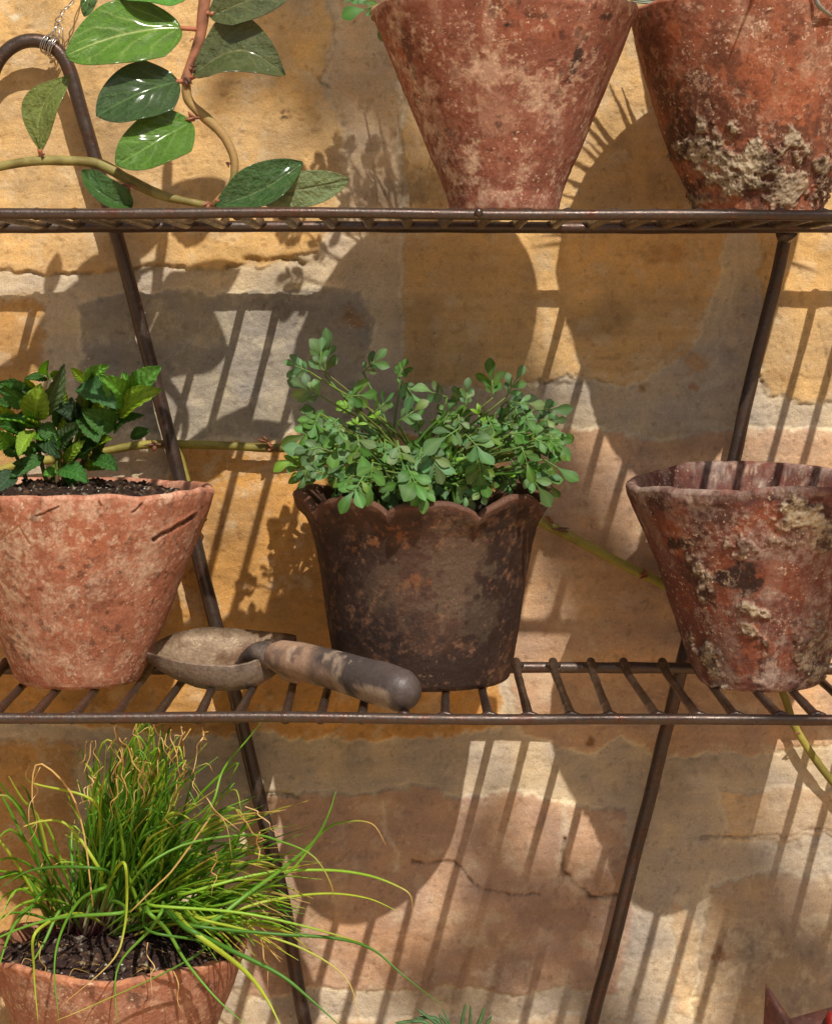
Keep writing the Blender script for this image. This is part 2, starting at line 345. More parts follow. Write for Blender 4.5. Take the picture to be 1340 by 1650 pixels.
# ------------------------------------------------------------------ iron stand
ZU = ZC + (HY - 345) / F * 1.39; ZL = ZC - (1158 - HY) / F * 1.39; ZB = ZL - (ZU - ZL)
FR, RR_ = 1.39, 1.59
def metalcol(V): return None
stand = thing('plant_stand', (0, 1.5, 0), 'rusty wrought iron plant stand with slatted shelves and a hooked post at top left', 'plant stand')
rnd = random.Random(5)
def make_shelf(zr, k0, k1, seed, sag=0.0):
    mb = MB(); xs = np.linspace(-0.42, 0.42, 60)
    r1 = random.Random(seed)
    ph = [r1.uniform(0, 6) for _ in range(4)]
    fz = lambda x: zr + 0.0007 * math.sin(x * 9 + ph[0]) + 0.0004 * math.sin(x * 27 + ph[1]) + sag * (x / .2) ** 2
    tube(mb, [(x, FR + 0.0006 * math.sin(x * 17 + ph[2]), fz(x)) for x in xs], 0.0034, raw=True, ns=14, wob=0.10, seed=seed)
    tube(mb, [(x, RR_, zr + 0.0005 * math.sin(x * 12 + ph[3])) for x in xs], 0.0040, raw=True, ns=14, wob=0.14, seed=seed + 1)
    if seed == 11: tube(mb, [(.0362, FR - .0036, zr), (.0380, FR - .0044, zr + .0006), (.0398, FR - .0034, zr)], [.0015, .0032, .0015], n=7, ns=10, wob=.4)
    for sx in (-0.42, 0.42):
        tube(mb, [(sx, FR, fz(sx)), (sx, RR_, zr)], 0.0036, n=8, ns=12, wob=.1)
    sh = mb.build('shelf', M_metal, stand)
    proto = MB()
    tube(proto, [(0, FR + 0.001, ZC - .0004), (0, FR + .02, ZC - .0002), (0.0, FR + 0.12, ZC + .0000), (0, RR_ - 0.030, ZC + .0003), (0, RR_ - 0.012, ZC + 0.0022), (0, RR_ + 0.001, ZC + 0.0044)],
         [.0034, .0029, .0028, .0028, .0030, .0032], n=26, ns=10, wob=0.16, seed=seed + 3)
    # weld bead where the bar meets the front rail
    tube(proto, [(-.0052, FR + 0.0035, ZC + .0012), (0, FR + 0.0045, ZC + .0018), (.0052, FR + 0.0035, ZC + .0012)], [.0012, .0026, .0012], n=7, ns=8)
    tube(proto, [(-.0050, RR_ - .0035, ZC + .0030), (0, RR_ - .0048, ZC + .0022), (.0050, RR_ - .0035, ZC + .0030)], [.0010, .0030, .0010], n=7, ns=8, wob=.3)
    pb = None
    for k in range(k0, k1 + 1):
        x = 0.0189 + 0.0253 * k + r1.uniform(-.0012, .0012)
        if pb is None:
            pb = proto.build('bar', M_metal, stand); o = pb; o.parent = sh
        else:
            o = pb.copy(); COL.objects.link(o); o.parent = sh
        o.location = (x, 0, 0)
        # shear by a hair: small yaw about the bar's middle
        a = r1.uniform(-.018, .018); R = Matrix.Rotation(a, 4, 'Z'); cpt = Vector((0, 1.49 - 1.5, 0))
        o.matrix_local = Matrix.Translation(Vector((x, 0, zr - ZC)) + cpt) @ R @ Matrix.Translation(-cpt)
    return sh
make_shelf(ZU, -16, 14, 11)
make_shelf(ZL, -16, 14, 12)
make_shelf(ZB, -16, 14, 13)
DP = 1.612
lp = [(-28, 380), (-24, 300), (-22, 200), (-14, 130), (2, 92), (30, 70), (62, 66), (92, 80), (112, 112), (130, 175), (152, 250), (186, 372), (205, 440), (228, 530), (262, 660), (290, 775), (316, 880), (346, 1000), (376, 1110), (402, 1220), (430, 1340), (460, 1470), (490, 1640), (560, 1950), (650, 2350), (690, 2560)]
mb = MB(); tube(mb, [P(a, b, DP) for a, b in lp], [.0052] * 4 + [.0050] * 12, n=150, ns=14, wob=.05, seed=2)
mb.build('post', M_metal, stand)
rp_ = [(1271, 355), (1264, 385), (1250, 450), (1225, 550), (1200, 655), (1181, 745), (1140, 900), (1103, 1050), (1082, 1140), (1066, 1200), (1045, 1290), (1020, 1385), (985, 1530), (952, 1650), (880, 1950), (780, 2350), (730, 2560)]
mb = MB(); tube(mb, [P(a, b, DP) for a, b in rp_], .0048, n=120, ns=14, wob=.05, seed=3)
tube(mb, [P(1266, 372, 1.600), P(1264, 384, 1.608)], [.0085, .0055], n=5, ns=12, wob=.2)
mb.build('post', M_metal, stand)

# wire tie on the hook
def wiretie():
    mb = MB(); r = random.Random(3)
    c0 = P(84, 74, DP); ax = Vector((.9, 0, -.43)).normalized(); n1 = Vector((.43, 0, .9)); n2 = Vector((0, 1, 0))
    for k in range(7):
        s = (k - 3) * .0014; R = .0064 + r.uniform(0, .0022); pts = []
        t1 = r.uniform(-.3, .3)
        for i in range(17):
            a = 2 * math.pi * i / 16 + k
            pts.append(c0 + ax * (s + .0016 * math.sin(a + t1) * 1.5) + n1 * R * math.cos(a) + n2 * R * math.sin(a))
        tube(mb, pts, .00042, n=40, ns=6, cap=False)
    for k in range(5):
        a = P(74 + k * 7, 62 + 4 * (k % 2), DP - .007); b = P(94, 38, DP - .004); m_ = a.lerp(b, .5) + Vector((r.uniform(-.003, .003), -.002, r.uniform(-.001, .003)))
        tube(mb, [a, m_, b], .0004, n=12, ns=6)
    spine = smooth_path([P(92, 42, DP - .004), P(102, 18, DP - .002), P(118, 2, DP), P(136, -40, DP + .006), P(175, -150, DP + .02), P(205, -230, DW + .004)], 70)
    for ph in (0, math.pi):
        pts = []
        for i, p in enumerate(spine):
            t = i / 69; a = ph + t * 34; rr = .0012 if t < .5 else .0009
            if t < .12: rr = .0028 * math.sin(t / .12 * math.pi) + .0008
            pts.append(p + Vector((math.cos(a) * rr, math.sin(a) * rr, 0)))
        tube(mb, pts, .0005, raw=True, ns=6)
    o = mb.build('wire_tie', M_wire, origin=c0)
    tag(o, 'twisted silvery wire wound round the hooked iron post and running up to the wall', 'wire')
wiretie()

# ------------------------------------------------------------------ pots
def splat(u, v, spots, q, seed):
    m = np.zeros(len(u)); n = fbm(q, 90, 5, seed); n_ = fbm(q, 260, 3, seed + 9)
    for a, b, ra, rb, rot, st in spots:
        ca, sa = math.cos(math.radians(rot)), math.sin(math.radians(rot)); du = u - a; dv = v - b
        d = np.sqrt(((du * ca + dv * sa) / ra) ** 2 + ((-du * sa + dv * ca) / rb) ** 2)
        m = np.maximum(m, st * sstep(1.15, 0.55, d + (n - .5) * 2.6 + (n_ - .5) * 1.4))
    return m
def make_pot(px, d, zbase, zrim, prof, rim_r, thick, label, colfn, material=M_pot, seed=0, tilt=0.0, rollx=0.0, rimfn=None, lip=0.0012,
             nphi=560, nh=230, grooves=(), wob=.012, dent=.0016, group='terracotta pots on the stand', floor_up=None, relief=None):
    cx = (px - 670) / F * d; base = Vector((cx, d, zbase)); H = zrim - zbase
    t_ = thing('flower_pot', base, label, 'flower pot', group)
    hs = np.array([p[0] for p in prof]); rs = np.array([p[1] for p in prof]) * rim_r
    out = []
    # outer wall
    for i in range(nh + 1):
        s = i / nh; r = np.interp(s, hs, rs)
        if s < .02: r -= .0022 * (1 - s / .02) ** 2
        out.append((r, s * H))
    r_top = out[-1][0]
    ro = [(r_top - thick * .12, H + thick * .26), (r_top - thick * .35, H + thick * .42), (r_top - thick * .65, H + thick * .40), (r_top - thick * .88, H + thick * .24)]
    inner = []
    ni = 34
    for i in range(ni + 1):
        s = 1 - i / ni * .86; inner.append((np.interp(s, hs, rs) - thick, s * H))
    prf = out + ro + inner
    A = np.array(prf); n = len(A)
    th = np.linspace(-np.pi, np.pi, nphi, endpoint=False); ph = -np.pi / 2 + th - .55 * np.sin(th)
    Rg = np.repeat(A[:, 0], nphi); Zg = np.repeat(A[:, 1], nphi); Pg = np.tile(ph, n)
    s = Zg / H
    cir = np.stack([np.cos(Pg), np.sin(Pg), s * 1.2], 1)
    big = fbm(cir, 1.4, 3, seed) - .5
    Rg2 = Rg * (1 + wob * 2 * big)
    X = np.cos(Pg) * Rg2; Y = np.sin(Pg) * Rg2; Z = Zg.copy()
    if rimfn is not None: Z = Z + rimfn(Pg, s)
    Z = Z + (fbm(np.stack([np.cos(Pg) * 2, np.sin(Pg) * 2, s * 0], 1), 1.6, 3, seed + 5) - .5) * .006 * sstep(.6, 1, s)
    q = np.stack([X, Y, Z], 1)
    nd = fbm(q, 45, 4, seed + 7) - .5; nf = fbm(q, 300, 4, seed + 8, .65) - .5
    rim_nb = sstep(.93, 1.0, s)
    disp = dent * nd * 1.1 + .0006 * nf + rim_nb * .0016 * (fbm(q, 120, 3, seed + 3) - .5)
    X = X + np.cos(Pg) * disp; Y = Y + np.sin(Pg) * disp
    co = np.stack([X, Y, Z], 1)
    if tilt or rollx:
        Rm = np.array(Matrix.Rotation(math.radians(tilt), 3, 'X') @ Matrix.Rotation(math.radians(rollx), 3, 'Y')); co = co @ Rm.T
    wco = co + np.array(base)[None, :]
    u, v = proj(wco); front = sstep(0.25, -0.05, np.sin(Pg)) * (np.arange(n).repeat(nphi) <= nh + 3)
    col, crust = colfn(u, v, q, s, Pg, front, n, nphi, nh)
    if crust is not None:
        cr = crust * (.35 + 1.5 * fbm(q, 330, 3, seed + 40))
        wco[:, 0] += np.cos(Pg) * cr * .0021; wco[:, 1] += np.sin(Pg) * cr * .0021; wco[:, 2] -= cr * .0005
    for pts_, wd_, dp_, gc_ in grooves:
        gd = linesdf(u, v + (fbm(q, 200, 3, 77) - .5) * 7, pts_); g_ = np.exp(-(gd / wd_) ** 2) * front * (.5 + fbm(q, 260, 3, 78))
        up_ = np.exp(-((linesdf(u, v + wd_ * 1.5, pts_)) / (wd_ * 1.2)) ** 2) * front
        rad_ = -dp_ * g_ + .4 * dp_ * up_; wco[:, 0] += np.cos(Pg) * rad_; wco[:, 1] += np.sin(Pg) * rad_
        col = mixc(col, gc_, np.clip(g_ * .8, 0, .9))
    Fc = []
    I = (np.arange(n - 1)[:, None] * nphi + np.arange(nphi)[None, :]); J = (np.arange(n - 1)[:, None] * nphi + (np.arange(nphi)[None, :] + 1) % nphi)
    Fq = np.stack([I, J, J + nphi, I + nphi], 2).reshape(-1, 4).tolist()
    Fq.append(tuple(reversed(range(nphi)))); Fq.append(tuple((n - 1) * nphi + k for k in range(nphi)))
    o = linkmesh('pot_body', wco, Fq, col, material, t_)
    return t_, base, H
def soil(t_, base, z, r, seed, amp=.006, col=S(52, 38, 30), dx=0, mound=0.0):
    n = 90; V = []; C = []
    g = np.linspace(-1, 1, n); X, Y = np.meshgrid(g, g); rr = np.sqrt(X ** 2 + Y ** 2)
    k = np.maximum(np.abs(X), np.abs(Y)) / np.maximum(rr, 1e-9); X = X * k * r; Y = Y * k * r
    q = np.stack([X.ravel(), Y.ravel(), X.ravel() * 0], 1)
    rad = np.sqrt(q[:, 0] ** 2 + q[:, 1] ** 2) / r
    h = (fbm(q, 130, 5, seed, .7) - .5) * amp * 1.5 + (fbm(q, 520, 2, seed + 2) - .5) * .004 + mound * (1 - rad ** 2)
    co = np.stack([q[:, 0] + base.x + dx, q[:, 1] + base.y, h + z], 1)
    nn = fbm(q, 500, 3, seed + 5); c = np.tile(np.array(col), (len(q), 1)) * (.5 + nn * 1.2)[:, None]
    c = mixc(c, S(170, 160, 140), sstep(.83, .88, vnoise(q * 450, seed + 6)) * .8)
    c = mixc(c, S(110, 80, 56), sstep(.7, .8, vnoise(q * 300, seed + 7)) * .6)
    I = (np.arange(n - 1)[:, None] * n + np.arange(n - 1)[None, :]).ravel(); Fq = np.stack([I, I + 1, I + n + 1, I + n], 1).tolist()
    rs = random.Random(seed); Vx = [co]; Cx = [c]; Fx = list(Fq); k0 = len(co)
    ico = [(0, 0, 1), (.9, 0, .3), (.28, .85, .3), (-.72, .53, .3), (-.72, -.53, .3), (.28, -.85, .3), (0, 0, -.8)]
    for i in range(420):
        a = rs.uniform(0, 6.28); R_ = r * math.sqrt(rs.random()) * .97; j = int(np.argmin((q[:, 0] - R_ * math.cos(a)) ** 2 + (q[:, 1] - R_ * math.sin(a)) ** 2))
        sz = rs.uniform(.0007, .0024); wh = rs.random() < .12; 
        if wh: sz *= .6
        Vx.append(np.array([[co[j, 0] + x * sz * rs.uniform(.6, 1.3), co[j, 1] + y * sz * rs.uniform(.6, 1.3), co[j, 2] + sz * .3 + z_ * sz * rs.uniform(.5, 1)] for x, y, z_ in ico]))
        Cx.append(np.tile(np.array(S(206, 198, 182)) if wh else np.array(col) * rs.uniform(.5, 1.9), (7, 1)))
        Fx += [(k0, k0 + 1 + m, k0 + 1 + (m + 1) % 5) for m in range(5)] + [(k0 + 6, k0 + 1 + (m + 1) % 5, k0 + 1 + m) for m in range(5)]; k0 += 7
    linkmesh('soil', np.vstack(Vx), Fx, np.vstack(Cx), M_soil, t_)

def terr(base, dark, pale, seed, palespots=(), darkspots=(), crustspots=(), orange=(), rim=None, pale_amt=.28, dark_amt=.55, blotch=1.0, streak=.25):
    def fn(u, v, q, s, Pg, front, n, nphi, nh):
        n1 = fbm(q, 16, 4, seed + 50); n2 = fbm(q, 60, 5, seed + 51); n3 = fbm(q, 260, 5, seed + 52, .72); n4 = fbm(q, 700, 2, seed + 53)
        c = np.tile(np.array(base), (len(u), 1))
        c = mixc(c, dark, dark_amt * sstep(.46, .66, n1 * .5 + n2 * .5) * blotch)
        c = mixc(c, pale, pale_amt * sstep(.53, .68, n1 * .25 + n2 * .35 + n3 * .4) * blotch)
        st = fbm(np.stack([q[:, 0] * 90, q[:, 1] * 90, q[:, 2] * 10], 1), 1, 4, seed + 54)
        c = mixc(c, pale, streak * sstep(.55, .72, st)); c = mixc(c, dark, streak * sstep(.45, .28, st))
        if len(orange): c = mixc(c, S(178, 100, 60), .6 * splat(u, v, orange, q, seed + 60) * front)
        if len(darkspots): c = mixc(c, S(48, 36, 32), splat(u, v, darkspots, q, seed + 61) * front)
        pm = splat(u, v, palespots, q, seed + 62) * front if len(palespots) else None
        if pm is not None: c = mixc(c, pale, pm * sstep(.40, .60, n3 * .6 + n2 * .4) * .9)
        fl = sstep(.56, .64, n3) * sstep(.46, .6, n2); c = mixc(c, pale, fl * .55)
        rdg = 1 - np.abs(2 * fbm(q, 70, 5, seed + 90, .65) - 1); c = mixc(c, S(214, 186, 158), .42 * sstep(.92, .99, rdg) * sstep(.58, .72, fbm(q, 26, 4, seed + 91)))
        rd2 = 1 - np.abs(2 * fbm(q, 110, 4, seed + 92, .6) - 1); c = mixc(c, dark, .45 * sstep(.90, .98, rd2) * sstep(.48, .62, fbm(q, 30, 4, seed + 93)))
        pt = sstep(.64, .74, fbm(q, 190, 3, seed + 94)); c = c * (1 - .45 * pt[:, None] * sstep(.42, .6, fbm(q, 24, 3, seed + 95))[:, None])
        hl = fbm(np.stack([s * 60, np.cos(Pg), np.sin(Pg)], 1), 1.3, 4, seed + 96); c = c * (1 + .18 * (hl - .5))[:, None]
        rimm = sstep(.965, .99, s); c = mixc(c, rim if rim is not None else pale, rimm * .55 * sstep(.35, .6, n3 * .6 + n2 * .4))
        bot = sstep(.05, .0, s); c = mixc(c, pale, bot * .4 * sstep(.4, .6, n3))
        cr = None
        if len(crustspots):
            cr = splat(u, v, crustspots, q, seed + 63) * front; nn = .6 * fbm(q, 300, 4, seed + 64, .7) + .4 * fbm(q, 60, 3, seed + 65)
            cc = np.array(S(176, 160, 134))[None, :] * sstep(.34, .62, nn)[:, None] + np.array(S(70, 52, 40))[None, :] * (1 - sstep(.34, .62, nn))[:, None]
            c = c * (1 - cr[:, None]) + cc * cr[:, None]
        c *= (.82 + .36 * n4)[:, None] * (.85 + .3 * n2)[:, None]
        return c, cr
    return fn
BT_U = ZU + .0028; BT_L = ZL + .0028; BT_B = ZB + .0028
lin = [(0, .44), (1, 1)]
# top shelf, middle
potA, bA, HA = make_pot(812, 1.450, BT_U, ZC + (HY - 14) / F * 1.450, [(0, .405), (.1, .44), (.5, .69), (.8, .885), (.96, .985), (1, 1.0)], PX(214, 1.450), .006,
    'wide straight-sided terracotta pot streaked with pale lime, on the top shelf beside the fig',
    terr(S(140, 86, 67), S(102, 62, 50), S(200, 168, 142), 100,
         palespots=[(800, 110, 46, 36, 0, .6), (760, 200, 20, 100, 10, .55), (690, 200, 12, 120, -22, .75), (870, 170, 40, 50, 30, .55), (845, 260, 20, 40, 0, .5), (930, 230, 8, 100, 22, .6), (780, 320, 90, 16, 0, .5), (725, 270, 14, 80, -15, .7), (690, 170, 14, 60, 0, .7), (640, 45, 16, 40, -10, .6), (760, 240, 8, 90, 0, .9)],
         darkspots=[(925, 100, 6, 26, 15, .85), (813, 40, 7, 5, 0, .9), (650, 60, 12, 60, -14, .5), (975, 28, 10, 5, 0, .7)], pale_amt=.16,
         orange=[(650, 110, 14, 80, -18, .6), (850, 40, 60, 30, 0, .35)], rim=S(190, 150, 124)), seed=11, wob=.014,
    relief=None, rimfn=lambda p, s: .0018 * np.sin(p * 3 + 1) * sstep(.7, 1, s))
soil(potA, bA, bA.z + HA - .016, PX(214, 1.450) * .88, 5)
# top shelf, right
potB, bB, HB = make_pot(1219, 1.515, BT_U, ZC + (HY - 22) / F * 1.515, [(0, .485), (.08, .525), (.3, .675), (.6, .835), (.85, .95), (1, 1.0)], PX(206, 1.515), .0055,
    'orange terracotta pot with rough grey crusted lump low on its front, on the top shelf',
    terr(S(150, 90, 64), S(88, 54, 43), S(188, 150, 124), 200,
         palespots=[(1200, 50, 40, 20, 0, .5), (1290, 110, 30, 18, 0, .5), (1060, 250, 10, 60, -15, .7), (1120, 320, 40, 16, 0, .8)],
         darkspots=[(1095, 230, 40, 50, 0, .75), (1130, 150, 20, 40, 0, .5), (1240, 290, 90, 40, 0, .7), (1110, 310, 40, 40, 0, .8), (1300, 250, 40, 50, 0, .6), (1180, 110, 14, 30, 0, .45), (1150, 200, 70, 60, 0, .5), (1260, 250, 60, 50, 0, .6), (1325, 280, 20, 60, 0, .7), (1160, 60, 24, 50, 0, .4), (1050, 70, 16, 40, -10, .45), (1070, 170, 14, 70, -15, .4), (1210, 250, 60, 20, 0, .5)],
         crustspots=[(1150, 250, 48, 38, 20, 1), (1220, 262, 55, 34, -20, 1), (1275, 215, 12, 34, 30, .8), (1128, 205, 12, 16, 0, 1), (1270, 300, 34, 30, 0, .8), (1320, 290, 14, 44, 10, .9), (1180, 290, 40, 22, 0, .9), (1135, 320, 30, 12, 0, .8), (1310, 38, 8, 6, 0, 1)],
         orange=[(1085, 50, 20, 30, -20, .8), (1270, 170, 70, 60, 0, .5), (1230, 90, 60, 60, 0, .35)], rim=S(180, 110, 84)), seed=23, wob=.010)
soil(potB, bB, bB.z + HB - .016, PX(206, 1.515) * .88, 6)
# lower shelf, left: mint pot
potC, bC, HC = make_pot(127, 1.517, BT_L, ZC - (790 - HY) / F * 1.517, [(0, .445), (.04, .475), (.3, .635), (.6, .80), (.85, .94), (.95, .985), (1, 1.0)], PX(217, 1.517), .0060,
    'salmon terracotta pot holding mint, with a slanting gash below its rim',
    terr(S(164, 104, 78), S(126, 80, 62), S(202, 174, 148), 300,
         palespots=[(20, 900, 40, 110, 0, .8), (40, 1010, 60, 60, 0, .6), (120, 820, 60, 30, 0, .5), (35, 855, 14, 30, 0, .8), (190, 930, 40, 40, 0, .5), (250, 880, 30, 60, 20, .4), (150, 960, 16, 30, 20, .6), (100, 1000, 60, 60, 0, .5), (190, 820, 36, 14, 0, .5), (265, 805, 8, 20, 40, .9), (110, 1040, 80, 30, 0, .4), (80, 900, 30, 30, 0, .5)],
         darkspots=[(150, 960, 30, 40, 0, .25), (70, 850, 40, 20, 0, .2)], orange=[(150, 850, 60, 40, 0, .2)], rim=S(206, 156, 130), dark_amt=.28, pale_amt=.14), seed=31, wob=.008,
    grooves=[([(249, 870), (262, 861), (276, 854), (290, 845), (303, 838), (314, 831)], 3.2, .0022, S(66, 38, 30)), ([(214, 826), (222, 820), (229, 813)], 2, .0012, S(70, 40, 32)), ([(58, 832), (78, 825), (94, 817)], 1.8, .0010, S(80, 46, 36)), ([(160, 808), (163, 815)], 1.6, .0010, S(80, 46, 36)), ([(264, 864), (266, 880)], 1.5, .0006, S(110, 64, 48)), ([(0, 870), (30, 850), (48, 878)], 2.2, .0008, S(190, 150, 120))],
    )
soil(potC, bC, bC.z + HC - .006, PX(217, 1.517) * .90, 7, dx=-.004, mound=.011, amp=.008)
# lower shelf, middle: scalloped dark pot
dipc = math.radians(-90 + 24)
def scal(p, s):
    a = np.abs(np.sin((p - dipc) * 9 / 2.0)); a = a ** .55
    return -(1 - a) * .0105 * sstep(.80, 1, s)
def darkcol(u, v, q, s, Pg, front, n, nphi, nh):
    n1 = fbm(q, 18, 4, 401); n2 = fbm(q, 70, 5, 402); n3 = fbm(q, 260, 4, 403, .7)
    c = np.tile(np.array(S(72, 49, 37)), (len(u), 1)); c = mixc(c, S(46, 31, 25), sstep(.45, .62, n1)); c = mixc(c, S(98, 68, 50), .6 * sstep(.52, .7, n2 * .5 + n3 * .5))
    c = mixc(c, S(142, 90, 52), .75 * splat(u, v, [(650, 858, 46, 18, -10, .8), (605, 870, 12, 16, 0, .7), (670, 945, 26, 20, 0, .6), (700, 985, 14, 18, 0, .5)], q, 405) * front * sstep(.44, .60, n3))
    c = mixc(c, S(120, 86, 62), .5 * sstep(.56, .66, n3) * sstep(.42, .6, n2)); c = c * (.72 + .56 * fbm(q, 420, 3, 411, .7))[:, None]
    c = mixc(c, S(104, 88, 70), .5 * splat(u, v, [(730, 920, 60, 80, 10, .8), (640, 950, 50, 50, 0, .5), (770, 1000, 40, 50, 0, .5)], q, 406) * front)
    c = mixc(c, S(40, 28, 26), .7 * splat(u, v, [(640, 1010, 60, 40, 0, .8), (545, 900, 20, 90, -8, .6)], q, 407) * front)
    c = mixc(c, S(170, 160, 148), .9 * splat(u, v, [(648, 1016, 12, 1.6, -35, 1), (684, 1062, 9, 1.6, 15, 1), (738, 1068, 4, 1.2, 0, 1)], q * 0, 408) * front)
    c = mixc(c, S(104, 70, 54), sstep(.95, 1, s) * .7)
    return c, None
RD = PX(210, 1.524)
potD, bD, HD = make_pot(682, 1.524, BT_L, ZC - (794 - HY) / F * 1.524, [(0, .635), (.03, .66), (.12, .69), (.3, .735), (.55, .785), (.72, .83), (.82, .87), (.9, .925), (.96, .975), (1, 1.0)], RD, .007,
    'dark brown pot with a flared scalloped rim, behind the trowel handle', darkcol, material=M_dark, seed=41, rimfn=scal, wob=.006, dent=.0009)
soil(potD, bD, bD.z + HD - .022, RD * .80, 8)
# lower shelf, right: empty crusty pot
potE, bE, HE = make_pot(1220, 1.516, BT_L, ZC - (777 - HY) / F * 1.516, [(0, .455), (.05, .49), (.3, .62), (.6, .77), (.85, .915), (.96, .985), (1, 1.0)], PX(214, 1.516), .0075,
    'empty weathered terracotta pot blotched black and crusted with lichen, right on the lower shelf',
    terr(S(112, 66, 54), S(72, 51, 47), S(168, 146, 132), 500,
         palespots=[(1110, 830, 70, 30, 0, .5), (1240, 870, 60, 30, 0, .6), (1300, 900, 50, 60, 0, .6), (1130, 870, 30, 60, -15, .5), (1230, 1000, 60, 40, 0, .4), (1200, 1090, 110, 14, 0, .6), (1300, 1000, 40, 70, 0, .5), (1080, 790, 60, 14, 0, .5)],
         darkspots=[(1190, 925, 36, 20, -20, .9), (1210, 945, 22, 8, -35, .9), (1100, 875, 24, 10, 0, .85), (1125, 850, 14, 26, 0, .6), (1160, 830, 30, 20, 0, .6), (1060, 810, 30, 24, 0, .6), (1120, 920, 20, 40, -20, .6), (1145, 960, 10, 24, -10, .7), (1310, 830, 30, 20, 0, .6), (1170, 800, 80, 14, 0, .5)],
         crustspots=[(1290, 822, 40, 28, 30, 1), (1322, 850, 26, 30, 0, .9), (1260, 845, 14, 14, 0, .7), (1198, 880, 30, 16, 20, .75), (1128, 930, 14, 30, -20, .75), (1137, 965, 12, 22, 0, .8), (1212, 985, 22, 14, 25, .9), (1205, 1015, 26, 10, 40, .8), (1145, 1060, 14, 36, -25, .95), (1310, 1050, 26, 44, 0, .7), (1250, 870, 26, 12, 0, .5), (1180, 778, 10, 4, 0, 0)],
         orange=[(1180, 960, 60, 60, 0, .4), (1090, 860, 16, 40, -10, .6), (1230, 1050, 60, 30, 0, .5), (1230, 840, 40, 24, 0, .5), (1260, 940, 50, 40, 0, .4)], rim=S(150, 130, 118), dark_amt=.8, pale_amt=.45), seed=51, wob=.014, tilt=2.0, dent=.0026,
    rimfn=lambda p, s: sstep(.6, 1, s) * (-.006 * np.cos(p) ** 2 + .003))
# bottom shelf: chive pot
potF, bF, HF = make_pot(190, 1.525, BT_B, ZC - (1524 - HY) / F * 1.525, [(0, .44), (.3, .62), (.6, .78), (.85, .93), (1, 1.0)], PX(207, 1.525), .006,
    'terracotta pot full of chives with an orange flaking rim, at bottom left',
    terr(S(156, 104, 80), S(112, 76, 60), S(196, 160, 132), 600, palespots=[(250, 1620, 60, 30, 0, .5), (60, 1600, 60, 30, 0, .4)], darkspots=[(220, 1610, 20, 16, 0, .6), (330, 1590, 20, 10, 0, .5)],
         orange=[(100, 1570, 60, 12, 0, .8)], rim=S(196, 130, 92)), seed=61, wob=.016, rimfn=lambda p, s: sstep(.8, 1, s) * .002 * np.sin(p * 5))
soil(potF, bF, bF.z + HF - .006, PX(207, 1.525) * .90, 9, amp=.008, col=S(58, 42, 38), mound=.010)
# bottom shelf: small pot below the frame with the succulent
potG, bG, HG = make_pot(716, 1.50, BT_B, ZC - (1720 - HY) / F * 1.5, [(0, .6), (1, 1)], PX(110, 1.5), .005,
    'small terracotta pot under the stubby fleshy plant at the bottom edge', terr(S(176, 100, 70), S(120, 66, 46), S(208, 170, 138), 700), seed=71, nphi=120, nh=40)
soil(potG, bG, bG.z + HG - .01, PX(110, 1.5) * .88, 10)

# ------------------------------------------------------------------ leaves
def leaf(mb, B, T, hw, n, prof, colf, nu=10, nv=3, fold=.25, curl=.1, twist=0.0, bendside=0.0, quilt=None, wave=0.0, seed=0, gen=True):
    B = Vector(B); T = Vector(T); a = T - B; L = a.length
    if L < 1e-6: return
    ax = a / L; n = Vector(n); n = n - ax * n.dot(ax); n = n.normalized() if n.length > 1e-6 else ax.orthogonal().normalized(); s = ax.cross(n)
    V = []; U = []
    for i in range(nu + 1):
        t = i / nu; w = hw * prof(t)
        an = twist * t; sn = s * math.cos(an) + n * math.sin(an); nn = n * math.cos(an) - s * math.sin(an)
        c = B + a * t + n * (curl * L * math.sin(math.pi * t)) + s * (bendside * L * math.sin(math.pi * t))
        for j in range(-nv, nv + 1):
            vv = j / nv
            p = c + sn * (w * vv * math.cos(fold * abs(vv) * .6)) + nn * (abs(vv) ** 1.3 * w * math.sin(fold))
            if wave: p += nn * wave * w * math.sin(t * 9 + seed + (2 if j > 0 else 0)) * abs(vv) ** 2
            if quilt: p += nn * quilt(t, vv) * 1.0
            V.append(p); U.append((t, vv))
    U = np.array(U); V = np.array([tuple(p) for p in V]); k = 2 * nv + 1
    Fc = [(i * k + j, i * k + j + 1, (i + 1) * k + j + 1, (i + 1) * k + j) for i in range(nu) for j in range(k - 1)]
    mb.add(V, Fc, colf(U[:, 0], U[:, 1]))
ovate = lambda t: max(.02, math.sin(math.pi * t ** .72) ** .75)
def broad(t): return max(.015, (min(1, t / .22) ** .5) * (1 - max(0, (t - .22) / .78) ** 3.4) ** .7 * (.92 + .08 * math.sin(math.pi * t)))
ellip = lambda t: max(.03, math.sin(math.pi * t) ** .85)
def obov(t): return max(.06, .12 * (1 - t) + 1.0 * math.sin(math.pi * min(1, t) ** 1.75) ** .8 if t < .995 else .12)
def veincol(basec, veinc, nside=6, wmid=.05, wside=.03, slope=.55, vs=.8, seed=0):
    basec = np.array(basec); 
    def f(t, v):
        n = len(t); c = np.tile(basec, (n, 1)); q = np.stack([t * 3, v * 2, t * 0 + seed], 1)
        c = c * (.75 + .5 * fbm(q, 2.2, 4, seed))[:, None]
        mid = np.exp(-(v / wmid) ** 2); ph = (t - np.abs(v) * slope * .45 + .05 * np.sin(v * 5 + seed) + .05 * (fbm(q, 1.6, 2, seed + 3) - .5) * 2) * nside; k = np.abs(ph - np.round(ph)) / nside
        side = np.exp(-(k / wside) ** 2) * (1 - np.abs(v) ** 3) * sstep(.0, .1, t) * .6
        return mixc(c, veinc, np.clip(np.maximum(mid, side) * vs, 0, 1))
    return f

